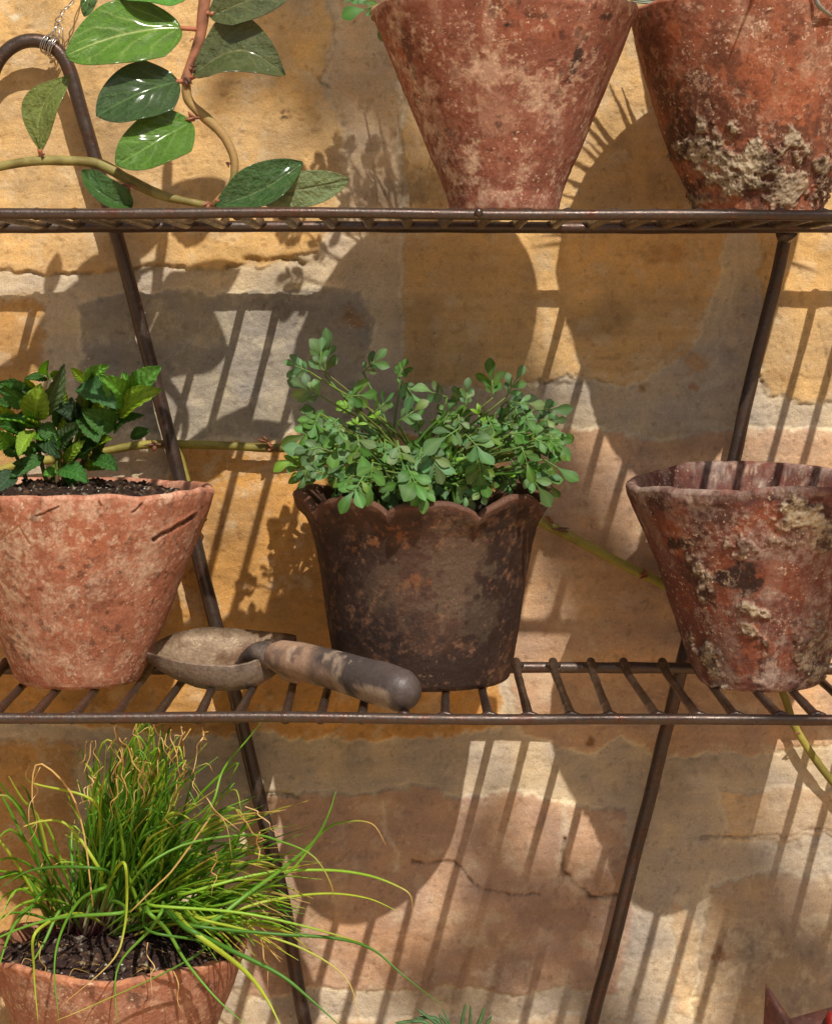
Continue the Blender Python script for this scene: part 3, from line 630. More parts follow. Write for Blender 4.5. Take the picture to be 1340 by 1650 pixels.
# ------------------------------------------------------------------ climbing fig
vine = thing('climbing_fig', P(335, 335, 1.49), 'glossy broad-leaved climbing fig hanging over the left end of the top shelf', 'climbing plant')
def stemcol(c1, c2, seed, sc_=60):
    def f(V):
        n = fbm(V, sc_, 4, seed); return mixc(np.tile(np.array(c1), (len(V), 1)), c2, sstep(.4, .65, n))
    return f
D1 = 1.487
mb = MB()
tube(mb, [P(345, -180, D1), P(338, -60, D1), P(330, 0, D1), P(322, 60, D1), P(306, 105, D1), P(299, 135, D1)], [PX(9, D1)] * 4 + [PX(8, D1), PX(10, D1)], n=40, ns=12, colf=stemcol(S(156, 104, 78), S(116, 78, 54), 3, 140), wob=.35, seed=4)
tube(mb, [P(300, 130, D1), P(303, 160, D1), P(322, 182, D1), P(348, 205, D1), P(368, 232, D1), P(378, 262, D1), P(372, 300, D1), P(345, 330, D1)], [PX(8.5, D1), PX(7.5, D1), PX(8, D1), PX(6.5, D1), PX(6, D1), PX(6, D1)], n=50, ns=12, colf=stemcol(S(132, 124, 62), S(156, 126, 78), 5, 120), wob=.25, seed=6)
tube(mb, [P(-120, 290, D1), P(-20, 272, D1), P(50, 260, D1), P(110, 259, D1), P(160, 265, D1), P(205, 288, D1), P(262, 315, D1), P(338, 332, D1)], [PX(5.5, D1), PX(7, D1), PX(7.5, D1), PX(8.5, D1), PX(8.5, D1), PX(8, D1), PX(5.5, D1)], n=70, ns=12, colf=stemcol(S(140, 130, 72), S(112, 100, 48), 8, 120), wob=.2, seed=9)
mb.build('stem', M_stem, vine)
mb = MB()   # reddish sheaths and nodes
r = random.Random(8)
def node(x, y, rr, d=D1 - .003, k=5):
    for i in range(k - 2 if k > 4 else k):
        a = r.uniform(0, 6.28); L = rr * r.uniform(.6, 1.15)
        tube(mb, [P(x, y, d), P(x + math.cos(a) * L * .6, y + math.sin(a) * L * .5, d - .002), P(x + math.cos(a) * L * 1.1, y + math.sin(a) * L, d - .001)], [PX(rr * .35, d), PX(rr * .3, d), PX(.6, d)], n=7, ns=6, colf=stemcol(S(150, 100, 74), S(90, 58, 44), 14), flat=.5)
_n0 = node
def node(*a, **k_):
    global mb
    mb = MB(); _n0(*a, **k_); mb.build('leaf_sheath', M_stem, vine)
node(300, 126, 14); node(312, 190, 16); node(366, 262, 8); node(335, 326, 12); node(208, 298, 15, k=6); node(68, 250, 6, k=3); node(312, 108, 7); node(310, 62, 6, k=3)
for a, b in [((318, 47), (290, 45)), ((300, 130), (284, 132)), ((312, 192), (304, 192)), ((303, 128), (316, 122)), ((68, 255), (64, 240)), ((322, 20), (345, 22)), ((345, 333), (352, 320)), ((340, 330), (425, 318)), ((205, 300), (210, 325)), ((324, -5), (300, -8))]:
    mb = MB(); tube(mb, [P(a[0], a[1], D1), P(b[0], b[1], D1 - .004)], PX(4, D1), n=5, ns=8, col=S(166, 104, 74)); mb.build('petiole', M_stem, vine)
def figleaf(B, T, hw, n, base, vein, prof=broad, fold=.25, curl=.08, bend=0.0, seed=0, dB=D1 - .004, dT=D1 - .006, wave=.08, twist=0, ns=4, vs=.55, align=0):
    mb = MB(); rr = random.Random(seed)
    if align:
        Lp = math.hypot(T[0] - B[0], T[1] - B[1]); ax_, az_ = (T[0] - B[0]) / Lp, -(T[1] - B[1]) / Lp
        dT = dB + (.12 * ax_ + .45 * az_) * PX(Lp, D1) * align; n = (.12, -1, .45)
    leaf(mb, P(*B, dB), P(*T, dT), PX(hw * 1.16, D1), n, prof, veincol(base, vein, nside=ns, wmid=.035, wside=.012, seed=seed, slope=.9, vs=vs), nu=60, nv=22, fold=fold, curl=curl, bendside=bend, wave=wave, seed=seed, twist=twist,
         quilt=lambda t, v: .00035 * math.cos(2 * math.pi * ns * (t - abs(v) * .9 * .45)) * (1 - abs(v)) * min(1, abs(v) * 5) + .0007 * math.sin(t * 7 + seed) * math.sin(v * 4 + seed * 2) - .0006 * math.exp(-(v / .06) ** 2))
    o = mb.build('leaf', M_leafg, vine); md = o.modifiers.new('t', 'SOLIDIFY'); md.thickness = .0005; return o
G1 = S(90, 138, 16); G2 = S(48, 84, 22); G3 = S(84, 130, 16); GO = S(84, 96, 44); GU = S(128, 146, 92); VN = S(176, 200, 110)
figleaf((292, 45), (107, 90), 50, (.1, -1, .55), G1, S(196, 214, 130), seed=1, curl=.03, bend=.06, fold=.12, align=1, vs=.8)
figleaf((287, 130), (156, 186), 44, (0, -1, .75), G2, S(120, 158, 84), seed=2, curl=.05, bend=.02, fold=.14, align=1)
figleaf((308, 196), (188, 266), 41, (0.1, -1, .5), G3, S(150, 190, 100), seed=3, curl=.06, bend=-.02, fold=.16, align=1, vs=.7)
figleaf((312, 118), (459, 120), 48, (-.2, -1, .5), GO, S(150, 150, 94), seed=4, curl=.12, bend=-.22, fold=.5)
figleaf((346, 333), (488, 262), 34, (-.3, -1, .6), S(56, 96, 30), S(124, 140, 80), seed=5, curl=.05, fold=.6, bend=.08, prof=ellip, align=.6)
figleaf((415, 318), (562, 290), 26, (.1, -1, -.2), GU, S(190, 196, 140), seed=6, fold=.1, curl=.03, dB=D1 + .01, dT=D1 + .006)
figleaf((66, 243), (112, 122), 27, (-.3, -1, -.3), S(116, 132, 48), S(176, 184, 110), seed=7, bend=-.16, fold=.3, prof=ellip)
figleaf((212, 334), (132, 276), 22, (.5, -1, .3), S(60, 104, 26), S(100, 140, 60), seed=8, bend=-.16, fold=.8, curl=.1)
figleaf((303, -6), (188, -8), 24, (0, -1, .6), S(86, 156, 48), VN, seed=9)
figleaf((338, 26), (478, -22), 30, (0, -1, .2), GO, S(160, 160, 100), seed=10, fold=.2)
figleaf((150, -30), (136, 26), 12, (.4, -1, .1), S(70, 110, 44), VN, seed=11)
figleaf((335, -60), (240, -160), 40, (.1, -1, .5), G1, VN, seed=12)
figleaf((345, -90), (450, -170), 40, (.1, -1, .5), G2, VN, seed=13)

# vine creeping along the wall face
DV = 1.622
creeper = thing('wall_creeper', P(670, 760, DV), 'thin leafless creeper stem running across the wall behind the lower pots', 'climbing plant')
mb = MB()
tube(mb, [P(-60, 780, DV), P(20, 752, DV), P(100, 738, DV), P(160, 728, DV), P(230, 717, DV), P(300, 716, DV), P(380, 719, DV), P(440, 722, DV), P(520, 722, DV), P(640, 740, DV), P(760, 790, DV), P(868, 840, DV), P(940, 876, DV), P(1000, 908, DV), P(1075, 945, DV), P(1150, 985, DV), P(1215, 1050, DV), P(1258, 1112, DV), P(1285, 1180, DV), P(1345, 1265, DV), P(1420, 1330, DV)],
     [PX(7, DV)] * 11 + [PX(8, DV)] * 4 + [PX(6, DV)] * 6, n=170, ns=10, colf=stemcol(S(150, 140, 62), S(112, 102, 40), 21, 40), wob=.12)
tube(mb, [P(285, 722, DV), P(294, 750, DV - .002), P(306, 785, DV - .004), P(330, 840, DV)], [PX(8, DV), PX(6, DV), PX(5, DV)], n=14, ns=8, colf=stemcol(S(170, 160, 78), S(130, 120, 50), 22))
mb.build('stem', M_stem, creeper)
r = random.Random(12)
for (x, y, rr) in [(250, 716, 16), (430, 712, 16), (436, 722, 12), (898, 852, 14), (884, 836, 12), (1040, 928, 14), (1068, 930, 8), (328, 783, 9), (1284, 1180, 6), (1076, 925, 8)]:
    mb = MB()
    for i in range(4):
        a = r.uniform(0, 6.28); L = rr * r.uniform(.5, 1.1); d = DV - .004
        tube(mb, [P(x, y, d), P(x + math.cos(a) * L * .7, y + math.sin(a) * L * .4, d - .002), P(x + math.cos(a) * L * 1.3, y + math.sin(a) * L * .8, d - .001)], [PX(rr * .28, d), PX(rr * .3, d), PX(.6, d)], n=7, ns=6, colf=stemcol(S(150, 92, 62), S(92, 62, 40), 24), flat=.5)
    mb.build('leaf_sheath', M_stem, creeper)

# ------------------------------------------------------------------ mint
mint = thing('mint_plant', P(110, 790, 1.50), 'bushy mint with wrinkled toothed leaves growing in the salmon pot on the left', 'herb')
mb = MB()
for pts in [[(82, 800), (66, 740), (60, 690), (70, 640), (80, 600)], [(112, 795), (135, 740), (165, 700), (192, 668), (213, 640)], [(100, 795), (106, 730), (104, 680), (106, 640), (100, 600)], [(50, 795), (34, 750), (15, 716), (-5, 690)], [(92, 790), (92, 745), (90, 720), (88, 705)], [(118, 795), (140, 735), (140, 680), (138, 615)], [(60, 690), (20, 672), (-20, 650)]]:
    dd = r.uniform(1.51, 1.525); tube(mb, [P(a, b, dd) for a, b in pts], [PX(3.8, dd), PX(3.2, dd), PX(2.4, dd), PX(1.6, dd)], n=16, ns=8, colf=stemcol(S(96, 66, 46), S(84, 92, 42), 33))
mb.build('stem', M_stem, mint)
def serr(t): return 1 + .09 * (2 * abs((t * 9) % 1 - .5) - .5) * min(1, t * 4)
mprof = lambda t: max(.04, math.sin(math.pi * t ** .82) ** .8) * serr(t)
def mintleaf(B, T, hw, n, base, seed, dB=1.50, dT=1.48, fold=.35, curl=.08):
    mb = MB(); ns = 7
    leaf(mb, P(*B, dB), P(*T, dT), PX(hw * 1.28, 1.5), n, mprof, veincol(base, tuple(min(1, c * 1.7 + .03) for c in base), nside=ns, wmid=.05, wside=.016, seed=seed, slope=1.0, vs=.5), nu=36, nv=10, fold=fold, curl=curl, wave=.12, seed=seed,
         quilt=lambda t, v: .0010 * math.cos(2 * math.pi * ns * (t - abs(v) * .45)) * min(1, abs(v) * 4) * math.cos(abs(v) * 7) - .0004 * math.exp(-(v / .08) ** 2))
    mb.build('leaf', M_mint, mint)
md_, mg, my, mk = S(58, 104, 36), S(92, 148, 42), S(126, 160, 36), S(72, 96, 54)
ML = [((63, 677), (104, 586), 14, (.9, -1, .3), mk), ((56, 677), (66, 618), 20, (-.1, -1, -.2), my), ((44, 652), (-6, 616), 19, (0, -1, .5), md_), ((60, 688), (-12, 672), 10, (0, -.5, 1), mg),
      ((213, 641), (260, 590), 19, (-.2, -1, .3), S(96, 156, 66)), ((209, 648), (160, 604), 19, (.1, -1, .2), mg), ((192, 669), (262, 627), 18, (-.2, -1, .3), my), ((184, 698), (232, 669), 12, (0, -.5, 1), md_),
      ((186, 688), (132, 662), 18, (0, -1, .2), S(66, 112, 36)), ((127, 625), (190, 660), 19, (.1, -1, .6), S(60, 106, 54)), ((138, 616), (176, 588), 11, (0, -1, .3), mg), ((136, 615), (114, 592), 7, (0, -1, .3), my),
      ((98, 722), (134, 682), 15, (-.3, -1, .5), mk), ((90, 727), (82, 700), 9, (0, -1, .4), mg), ((107, 745), (138, 708), 8, (0, -1, .2), my), ((72, 735), (16, 770), 11, (0, -1, .6), md_),
      ((24, 760), (-8, 794), 14, (0, -1, .5), S(50, 80, 46)), ((100, 756), (143, 778), 14, (0, -1, .7), S(64, 120, 44)), ((92, 760), (69, 766), 8, (0, -1, .5), mg), ((155, 742), (190, 758), 13, (0, -1, .8), md_),
      ((134, 672), (158, 714), 18, (.2, -1, .4), md_), ((54, 694), (30, 736), 12, (-.4, -1, .2), my), ((18, 718), (-10, 692), 13, (0, -1, .2), mg), ((80, 606), (78, 580), 9, (0, -1, .2), mg),
      ((84, 608), (104, 600), 7, (0, -1, .2), my), ((76, 612), (40, 610), 7, (0, -1, .5), md_), ((92, 700), (60, 690), 12, (0, -1, .3), md_), ((105, 700), (130, 650), 16, (.2, -1, .3), S(46, 76, 36)),
      ((96, 690), (92, 640), 14, (.3, -1, .3), md_), ((110, 720), (140, 740), 12, (0, -1, .6), mg), ((82, 726), (60, 720), 7, (0, -1, .4), mg), ((118, 690), (116, 640), 15, (-.3, -1, .2), mk),
      ((213, 640), (198, 598), 9, (0, -1, .2), mg), ((204, 646), (214, 600), 10, (.2, -1, .2), mg), ((150, 640), (150, 600), 6, (0, -1, .2), md_), ((100, 745), (82, 760), 6, (0, -1, .4), my), ((132, 672), (90, 660), 14, (0, -1, .2), S(40, 66, 34)),
      ((120, 740), (150, 720), 13, (0, -1, .3), S(40, 70, 34)), ((70, 700), (96, 740), 12, (0, -1, .3), S(44, 74, 36)), ((190, 668), (160, 690), 11, (0, -1, .2), my), ((25, 700), (40, 660), 12, (0, -1, .2), md_), ((146, 736), (178, 742), 8, (0, -1, .6), S(60, 110, 44)), ((96, 742), (96, 722), 6, (0, -1, .2), my)]
r = random.Random(78)
for i in range(44):
    x = r.uniform(-10, 215); y = r.uniform(640, 765) if x < 150 else r.uniform(625, 735)
    a = math.atan2(-(740 - y) , (x - 100) * 1.2) + r.uniform(-.9, .9); L = r.uniform(26, 48)
    ML.append(((x, y), (x + math.cos(a) * L, y + math.sin(a) * L), L * .27, (r.uniform(-.4, .4), -1, r.uniform(.1, .8)), r.choice([md_, md_, mg, mk, my])))
r = random.Random(77)
for i, (B, T, hw, n, base) in enumerate(ML):
    off = r.uniform(-.02, .016) if i > 22 else r.uniform(-.012, .006); n = (n[0] + r.uniform(-.2, .2), n[1], n[2] + r.uniform(-.15, .2))
    mintleaf(B, T, hw, n, base, i + 1, dB=1.505 + (.012 if i > 26 else 0), dT=1.495 + off + (.012 if i > 26 else 0), fold=r.uniform(.25, .6), curl=r.uniform(.02, .14))

# ------------------------------------------------------------------ rue
def rue_spray(mb, ms, C, dirv, nrm, size, rnd_, col):
    """compound leaf: a rachis with obovate leaflets; C base of the spray, dirv its direction"""
    d = Vector(dirv).normalized(); n = Vector(nrm); n = (n - d * n.dot(d)).normalized(); s = d.cross(n)
    gcol = lambda k: (lambda t, v: np.tile(np.array(k), (len(t), 1)) * (.9 + .2 * (1 - np.abs(v)))[:, None] + np.exp(-(v / .12) ** 2)[:, None] * np.array(S(60, 80, 50)) * .35)
    L = size
    segs = [(0.25, 1, .62), (0.25, -1, .62), (.55, 1, .72), (.55, -1, .72), (1.0, 0, 1.0)]
    if rnd_.random() < .5: segs += [(.85, 1, .8), (.85, -1, .8)]
    tube(ms, [C, C + d * L * .5, C + d * L], [.0006, .0005, .0004], n=4, ns=5, col=S(96, 130, 60))
    for t, sd, k in segs:
        b = C + d * L * t; a = sd * rnd_.uniform(.65, 1.05); dv = d * math.cos(a) + s * math.sin(a) + n * rnd_.uniform(-.25, .25)
        ll = L * k * rnd_.uniform(.85, 1.5); nn = n + s * rnd_.uniform(-.5, .5) + d * rnd_.uniform(-.5, .3)
        kk = rnd_.uniform(.5, 1.05); yl = rnd_.uniform(.8, 1.1) if rnd_.random() < .85 else 1.35; c = (col[0] * kk * yl, col[1] * kk, col[2] * kk * rnd_.uniform(.7, 1.1))
        leaf(mb, b, b + dv.normalized() * ll, ll * rnd_.uniform(.23, .30), nn, obov, gcol(c), nu=9, nv=2, fold=rnd_.uniform(-.05, .35), curl=rnd_.uniform(-.1, .2), bendside=rnd_.uniform(-.06, .06))
def rue(name, root, label, anchors, nrand, region, seed, zc_soil, group=None, dens_d=(1.45, 1.60)):
    t_ = thing(name, root, label, 'herb', group); rn = random.Random(seed); mb = MB(); ms = MB(); m2 = MB()
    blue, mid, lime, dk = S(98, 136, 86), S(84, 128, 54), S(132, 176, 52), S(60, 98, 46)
    def stem_to(C, base=None):
        b = base or (root + Vector((rn.uniform(-.025, .025), rn.uniform(-.02, .02), -.004)))
        m_ = b.lerp(C, .5) + Vector((0, 0, .012)) ; m_.x = b.x + (C.x - b.x) * .38
        tube(ms, [b, m_, C], [.0011, .0009, .0006], n=10, ns=6, col=tuple(x * rn.uniform(.6, 1.1) for x in S(96, 124, 50)))
    for (x, y, d, dx, dz, sz) in anchors:
        C = P(x, y, d); stem_to(C); c = rn.choice([blue, blue, blue, mid])
        rue_spray(mb, ms, C, (dx, rn.uniform(-.5, .1), dz), (rn.uniform(-.4, .4), -1, .5), PX(sz * 1.0, 1.5), rn, c)
    for i in range(nrand):
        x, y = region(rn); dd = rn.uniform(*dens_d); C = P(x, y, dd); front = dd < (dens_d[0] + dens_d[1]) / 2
        if i % 2 == 0: stem_to(C)
        v = C - root; dv = (v.x * 5 + rn.uniform(-.3, .3), rn.uniform(-.6, .2), v.z * 5 - .2 + rn.uniform(-.8, .3))
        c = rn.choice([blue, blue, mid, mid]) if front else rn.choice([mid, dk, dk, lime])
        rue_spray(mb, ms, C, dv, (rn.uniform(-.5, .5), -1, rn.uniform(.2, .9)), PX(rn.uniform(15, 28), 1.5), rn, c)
    # young, finely divided lime shoots deep in the plant
    for i in range(nrand // 5):
        x, y = region(rn); x = root_px + (x - root_px) * .65 if (root_px := 670 + root.x / root.y * F) else x
        C = P(x, y + 8, rn.uniform(*dens_d) - .004)
        for k in range(5):
            dv = Vector((rn.uniform(-1, 1), rn.uniform(-.6, .3), rn.uniform(-.1, 1))).normalized(); ll = PX(rn.uniform(10, 20), 1.5)
            leaf(mb, C, C + dv * ll, ll * .16, (0, -1, .5), ellip, (lambda cc: (lambda t, v: np.tile(np.array(cc), (len(t), 1))))(S(118, 164, 56)), nu=5, nv=1, fold=.2)
    mb.build('foliage', M_rue, t_); ms.build('stem', M_stem, t_)
    return t_
anch = [(524, 606, 1.53, 0, 1, 36), (500, 600, 1.50, -.9, .4, 24), (515, 592, 1.50, .1, 1, 26), (520, 640, 1.49, -.6, .3, 30), (585, 600, 1.53, .7, .7, 26), (552, 640, 1.48, .8, .1, 30), (645, 612, 1.52, .5, -.6, 30), (640, 610, 1.52, .3, .6, 18),
        (720, 640, 1.51, -.9, .3, 28), (735, 650, 1.49, .2, .8, 18), (795, 640, 1.51, -.1, 1, 28), (815, 640, 1.50, .5, .9, 32), (860, 660, 1.51, .8, .0, 26), (880, 690, 1.50, .6, -.8, 30), (875, 740, 1.49, .7, -.4, 28),
        (520, 690, 1.48, -.8, -.3, 32), (530, 730, 1.47, -.8, .1, 30), (530, 765, 1.46, -.8, .3, 22), (550, 690, 1.46, -.2, -.9, 34), (575, 700, 1.46, .2, -.9, 34), (600, 745, 1.44, -.1, -1, 32), (585, 768, 1.43, -.5, -.8, 28),
        (655, 750, 1.44, .4, -.8, 36), (640, 710, 1.45, .2, -.9, 36), (690, 720, 1.45, .3, -.8, 32), (740, 690, 1.45, -.5, -.3, 32), (750, 700, 1.44, .5, -.5, 30), (770, 730, 1.44, .1, -.9, 28), (680, 770, 1.44, 0, -1, 26), (735, 780, 1.45, .5, -.7, 26), (850, 760, 1.46, .4, -.6, 28), (770, 780, 1.445, .3, -.8, 20), (640, 680, 1.47, .6, .4, 32), (600, 668, 1.47, .5, .5, 28), (750, 655, 1.47, .1, 1, 22), (820, 700, 1.46, .6, .1, 28), (840, 720, 1.45, .3, -.9, 26), (885, 700, 1.49, .5, -.9, 26)]
def reg(rn):
    while True:
        x = rn.uniform(490, 895); y = rn.uniform(620, 815)
        top = np.interp(x, [490, 530, 570, 620, 660, 700, 740, 800, 850, 895], [690, 650, 660, 690, 690, 680, 660, 645, 650, 700]); bot = np.interp(x, [490, 540, 700, 860, 895], [760, 785, 778, 775, 750])
        if top < y < bot: return x, y
rootD = Vector((bD.x, bD.y, bD.z + HD - .02))
rue('rue_plant', rootD, 'blue-green rue with small rounded leaflets filling the dark scalloped pot', anch, 200, reg, 3, 0, group='rue plants')
rootA = Vector((bA.x, bA.y, bA.z + HA - .014))
anA = [(612, 6, 1.47, -.8, -.3, 26), (625, 2, 1.45, -.2, -1, 30), (600, -8, 1.48, -1, 0, 30), (640, 0, 1.44, 0, -1, 22), (736, -262, 1.46, .05, 1, 40), (700, -205, 1.46, -.3, 1, 36), (722, -180, 1.46, 0, 1, 34), (772, -215, 1.46, .2, 1, 38), (800, -190, 1.46, .5, .8, 34), (830, -170, 1.46, .5, .8, 34), (690, -160, 1.48, -.6, .8, 32), (640, -100, 1.5, -.6, .6, 34), (590, -60, 1.5, -1, .1, 34), (660, -150, 1.5, -.4, 1, 32), (610, -110, 1.5, -.6, .8, 30), (580, -20, 1.5, -1, -.1, 24)]
def regA(rn):
    x = rn.uniform(600, 900); return x, rn.uniform(-150, -6) if x > 640 else rn.uniform(-70, -20)
rue('rue_plant', rootA, 'green herb with leaf tips spilling over the left rim of the lime-streaked top pot', anA, 34, regA, 9, 0, group='rue plants')
# spiky plant in the right top pot (its spikes show only as shadow, a silvery blade just shows)
aloe = thing('spiky_plant', Vector((bB.x, bB.y, bB.z + HB - .014)), 'silvery spiky plant just showing above the orange crusted pot at top right', 'plant')
mb = MB(); rn = random.Random(15); ro = Vector((bB.x, bB.y, bB.z + HB - .016))
for i in range(90):
    a = rn.uniform(0, 6.28); e = rn.uniform(.1, 1.3); L = rn.uniform(.07, .125); dv = Vector((math.cos(a) * math.cos(e), math.sin(a) * math.cos(e), math.sin(e)))
    tube(mb, [ro, ro + dv * L * .5 + Vector((0, 0, .006)), ro + dv * L], [.004, .0032, .0004], n=9, ns=6, col=S(150, 158, 140), flat=.45)
tube(mb, [P(1345, 30, 1.44), P(1320, 12, 1.43), P(1312, -6, 1.43), P(1300, -20, 1.43)], [.001, .0022, .002, .0012], n=10, ns=8, col=S(150, 150, 146), flat=.5)
mb.build('foliage', M_rue, aloe)

# ------------------------------------------------------------------ chives
chive = thing('chive_clump', P(190, 1500, 1.52), 'tousled clump of green chives with dry straw tips in the bottom left pot', 'herb')
gm = MB(); dm = MB(); bm_ = MB(); rn = random.Random(21)
greens = [S(126, 172, 48), S(104, 158, 44), S(150, 190, 60), S(82, 132, 42), S(172, 190, 64), S(112, 162, 56)]; dry = [S(206, 176, 112), S(190, 160, 90), S(214, 190, 140)]
zs_ = bF.z + HF - .008
def blade(pts, rr, kind, n=16, root=True, into=None):
    g = rn.choice(greens)
    if kind == 'dry': c1 = c2 = rn.choice(dry)
    elif kind == 'tip': c1, c2 = g, rn.choice([S(190, 176, 80), S(206, 176, 112)])
    else: c1, c2 = g, tuple(x * 1.1 for x in g)
    path = smooth_path(pts, n); rnd_ = [rr * (.8 + .2 * math.sin(math.pi * i / (n - 1))) * (1 - (i / (n - 1)) ** 3 * .85) for i in range(n)]
    T0 = MB(); tube(T0, path, rnd_, raw=True, ns=5, col=c1)
    V = T0.v[0]; t = np.repeat(np.arange(n) / (n - 1), 5)
    C = np.array(c1)[None, :] * (1 - sstep(.6, .95, t))[:, None] + np.array(c2)[None, :] * sstep(.6, .95, t)[:, None]
    low = sstep(.20, .04, t) * (1 if root else 0); C = C * (1 - low[:, None]) + np.array(S(196, 170, 150) if rn.random() < .45 else S(132, 60, 84))[None, :] * low[:, None]
    (into if into is not None else (dm if kind == 'dry' else gm)).add(V, T0.f, C)
def rbase(cx, spread=22):
    x = rn.gauss(cx, spread); d = rn.uniform(1.535, 1.59); return Vector(((x - 670) / F * d, d, zs_ + .008))
# upright fan
for i in range(250):
    cl = rn.random()
    b = rbase(150 if cl < .55 else 220, 26)
    tx = rn.gauss(232, 58) if rn.random() < .82 else rn.uniform(80, 400); ty = rn.uniform(1150, 1330) + abs(tx - 235) * .45; d = rn.uniform(1.46, 1.57)
    T = P(tx, ty, d); m1 = b.lerp(T, .35) + Vector((rn.uniform(-.006, .006), 0, .008)); m2 = b.lerp(T, .7) + Vector((rn.uniform(-.007, .007), 0, .010))
    k = rn.random(); pts = [b, m1, m2, T]
    if rn.random() < .3: pts.append(T + Vector((rn.uniform(-.012, .018), rn.uniform(-.01, .01), -rn.uniform(.003, .018))))
    blade(pts, PX(rn.uniform(1.7, 3.5), 1.5), 'tip' if k < .4 else 'g')
# arching to the right
for i in range(110):
    b = rbase(rn.choice([170, 240, 300]), 26); tx = rn.uniform(340, 520); ty = rn.uniform(1290, 1560); d = rn.uniform(1.42, 1.52); T = P(tx, ty, d)
    m1 = b.lerp(T, .3) + Vector((0, 0, rn.uniform(.004, .016))); m2 = b.lerp(T, .68) + Vector((0, 0, rn.uniform(.006, .022)))
    blade([b, m1, m2, T], PX(rn.uniform(1.8, 3.5), 1.45), 'tip' if rn.random() < .4 else 'g')
# left sprawl
for i in range(24):
    b = rbase(120, 24); tx = rn.uniform(-60, 60); ty = rn.uniform(1230, 1600); d = rn.uniform(1.42, 1.54); T = P(tx, ty, d)
    m1 = b.lerp(T, .4) + Vector((0, 0, rn.uniform(.01, .03))); m2 = b.lerp(T, .75) + Vector((0, 0, rn.uniform(.01, .025)))
    blade([b, m1, m2, T], PX(rn.uniform(2.2, 4), 1.45), 'tip' if rn.random() < .4 else 'g')
# measured long blades
longs = [([(330, 1490), (400, 1440), (460, 1396), (507, 1354), (530, 1310), (541, 1275)], 5, 'g', 1.44), ([(350, 1460), (460, 1410), (520, 1340), (560, 1324), (600, 1328), (622, 1362)], 3, 'tip', 1.45),
         ([(300, 1440), (420, 1408), (520, 1402), (590, 1410), (640, 1428), (662, 1445), (664, 1480)], 3.5, 'tip', 1.45), ([(330, 1480), (430, 1452), (520, 1440), (590, 1447), (640, 1468)], 3.5, 'g', 1.45),
         ([(250, 1460), (380, 1470), (480, 1490), (560, 1512), (585, 1520)], 3.5, 'tip', 1.43), ([(300, 1490), (430, 1504), (540, 1512), (600, 1530), (650, 1572), (712, 1620)], 4, 'g', 1.43),
         ([(240, 1470), (270, 1500), (300, 1550), (350, 1610), (400, 1655)], 4.5, 'g', 1.42), ([(300, 1495), (370, 1530), (450, 1570), (500, 1610), (550, 1655)], 6, 'g', 1.42), ([(310, 1500), (390, 1560), (430, 1610), (455, 1660)], 6, 'g', 1.42),
         ([(200, 1390), (205, 1440), (200, 1500), (180, 1550), (100, 1620)], 3.5, 'tip', 1.42), ([(170, 1430), (130, 1450), (100, 1500), (88, 1560), (96, 1650)], 4, 'g', 1.42), ([(260, 1470), (240, 1500), (190, 1560), (188, 1650)], 4, 'g', 1.42),
         ([(320, 1480), (400, 1500), (490, 1530), (560, 1580), (580, 1660)], 3, 'tip', 1.43), ([(240, 1500), (330, 1520), (280, 1560), (150, 1620), (90, 1645)], 3, 'tip', 1.42), ([(200, 1470), (90, 1480), (0, 1510), (-60, 1550)], 4, 'g', 1.43),
         ([(160, 1400), (60, 1400), (0, 1430)], 4, 'g', 1.44), ([(60, 1500), (55, 1560), (62, 1650)], 4, 'g', 1.42), ([(160, 1400), (110, 1330), (60, 1325), (0, 1350)], 4, 'tip', 1.46), ([(150, 1290), (50, 1260), (48, 1230)], 3.5, 'tip', 1.46),
         ([(230, 1400), (300, 1360), (400, 1345), (450, 1355), (505, 1380), (535, 1430), (532, 1460)], 3, 'tip', 1.44), ([(340, 1300), (360, 1240), (400, 1190), (420, 1165)], 3, 'g', 1.5)]
for pts, rr, k, d in longs:
    a0, b0 = pts[0]; rb = rbase(170 if a0 < 230 else 250, 18); first = P(a0, b0, d); up = Vector((0, 0, .012))
    blade([rb, rb.lerp(first, .5) + up] + [P(a, b, d + .01 * math.sin(i)) for i, (a, b) in enumerate(pts)], PX(rr * .8, d), k, n=34)
# dry curled strands
def squiggle(x, y, L, dx, d, n=6):
    pts = []; a = rn.uniform(0, 6)
    for i in range(n): pts.append(P(x + dx * i / n * L + rn.uniform(-6, 6), y + L * i / n + rn.uniform(-5, 5), d + rn.uniform(-.006, .006)))
    sm = MB(); blade(pts, PX(rn.uniform(.8, 1.4), 1.45), 'dry', n=22, root=False, into=sm); sm.build('dry_blade', M_grass, chive)
for i in range(34):
    squiggle(rn.uniform(140, 350), rn.uniform(1160, 1260), rn.uniform(40, 110), rn.uniform(-.6, .6), rn.uniform(1.44, 1.48))
for x, y, L, dx in [(375, 1310, 60, 1.2), (420, 1340, 70, -.1), (345, 1370, 90, 0), (60, 1235, 130, -.1), (240, 1520, 100, .1), (420, 1510, 100, .2), (280, 1560, 90, .2), (330, 1280, 70, .9), (400, 1300, 50, 1.2), (60, 1520, 70, .4)]:
    squiggle(x, y, L, dx, 1.43)
blade([P(a, b, 1.45) for a, b in [(210, 1470), (250, 1430), (280, 1400), (330, 1330), (345, 1312), (365, 1330), (375, 1390)]], PX(1.7, 1.45), 'dry', n=20, root=False, into=gm)
blade([P(a, b, 1.45) for a, b in [(150, 1460), (135, 1340), (110, 1270), (62, 1230), (52, 1280), (60, 1330), (45, 1360)]], PX(1.7, 1.45), 'dry', n=20, root=False, into=gm)
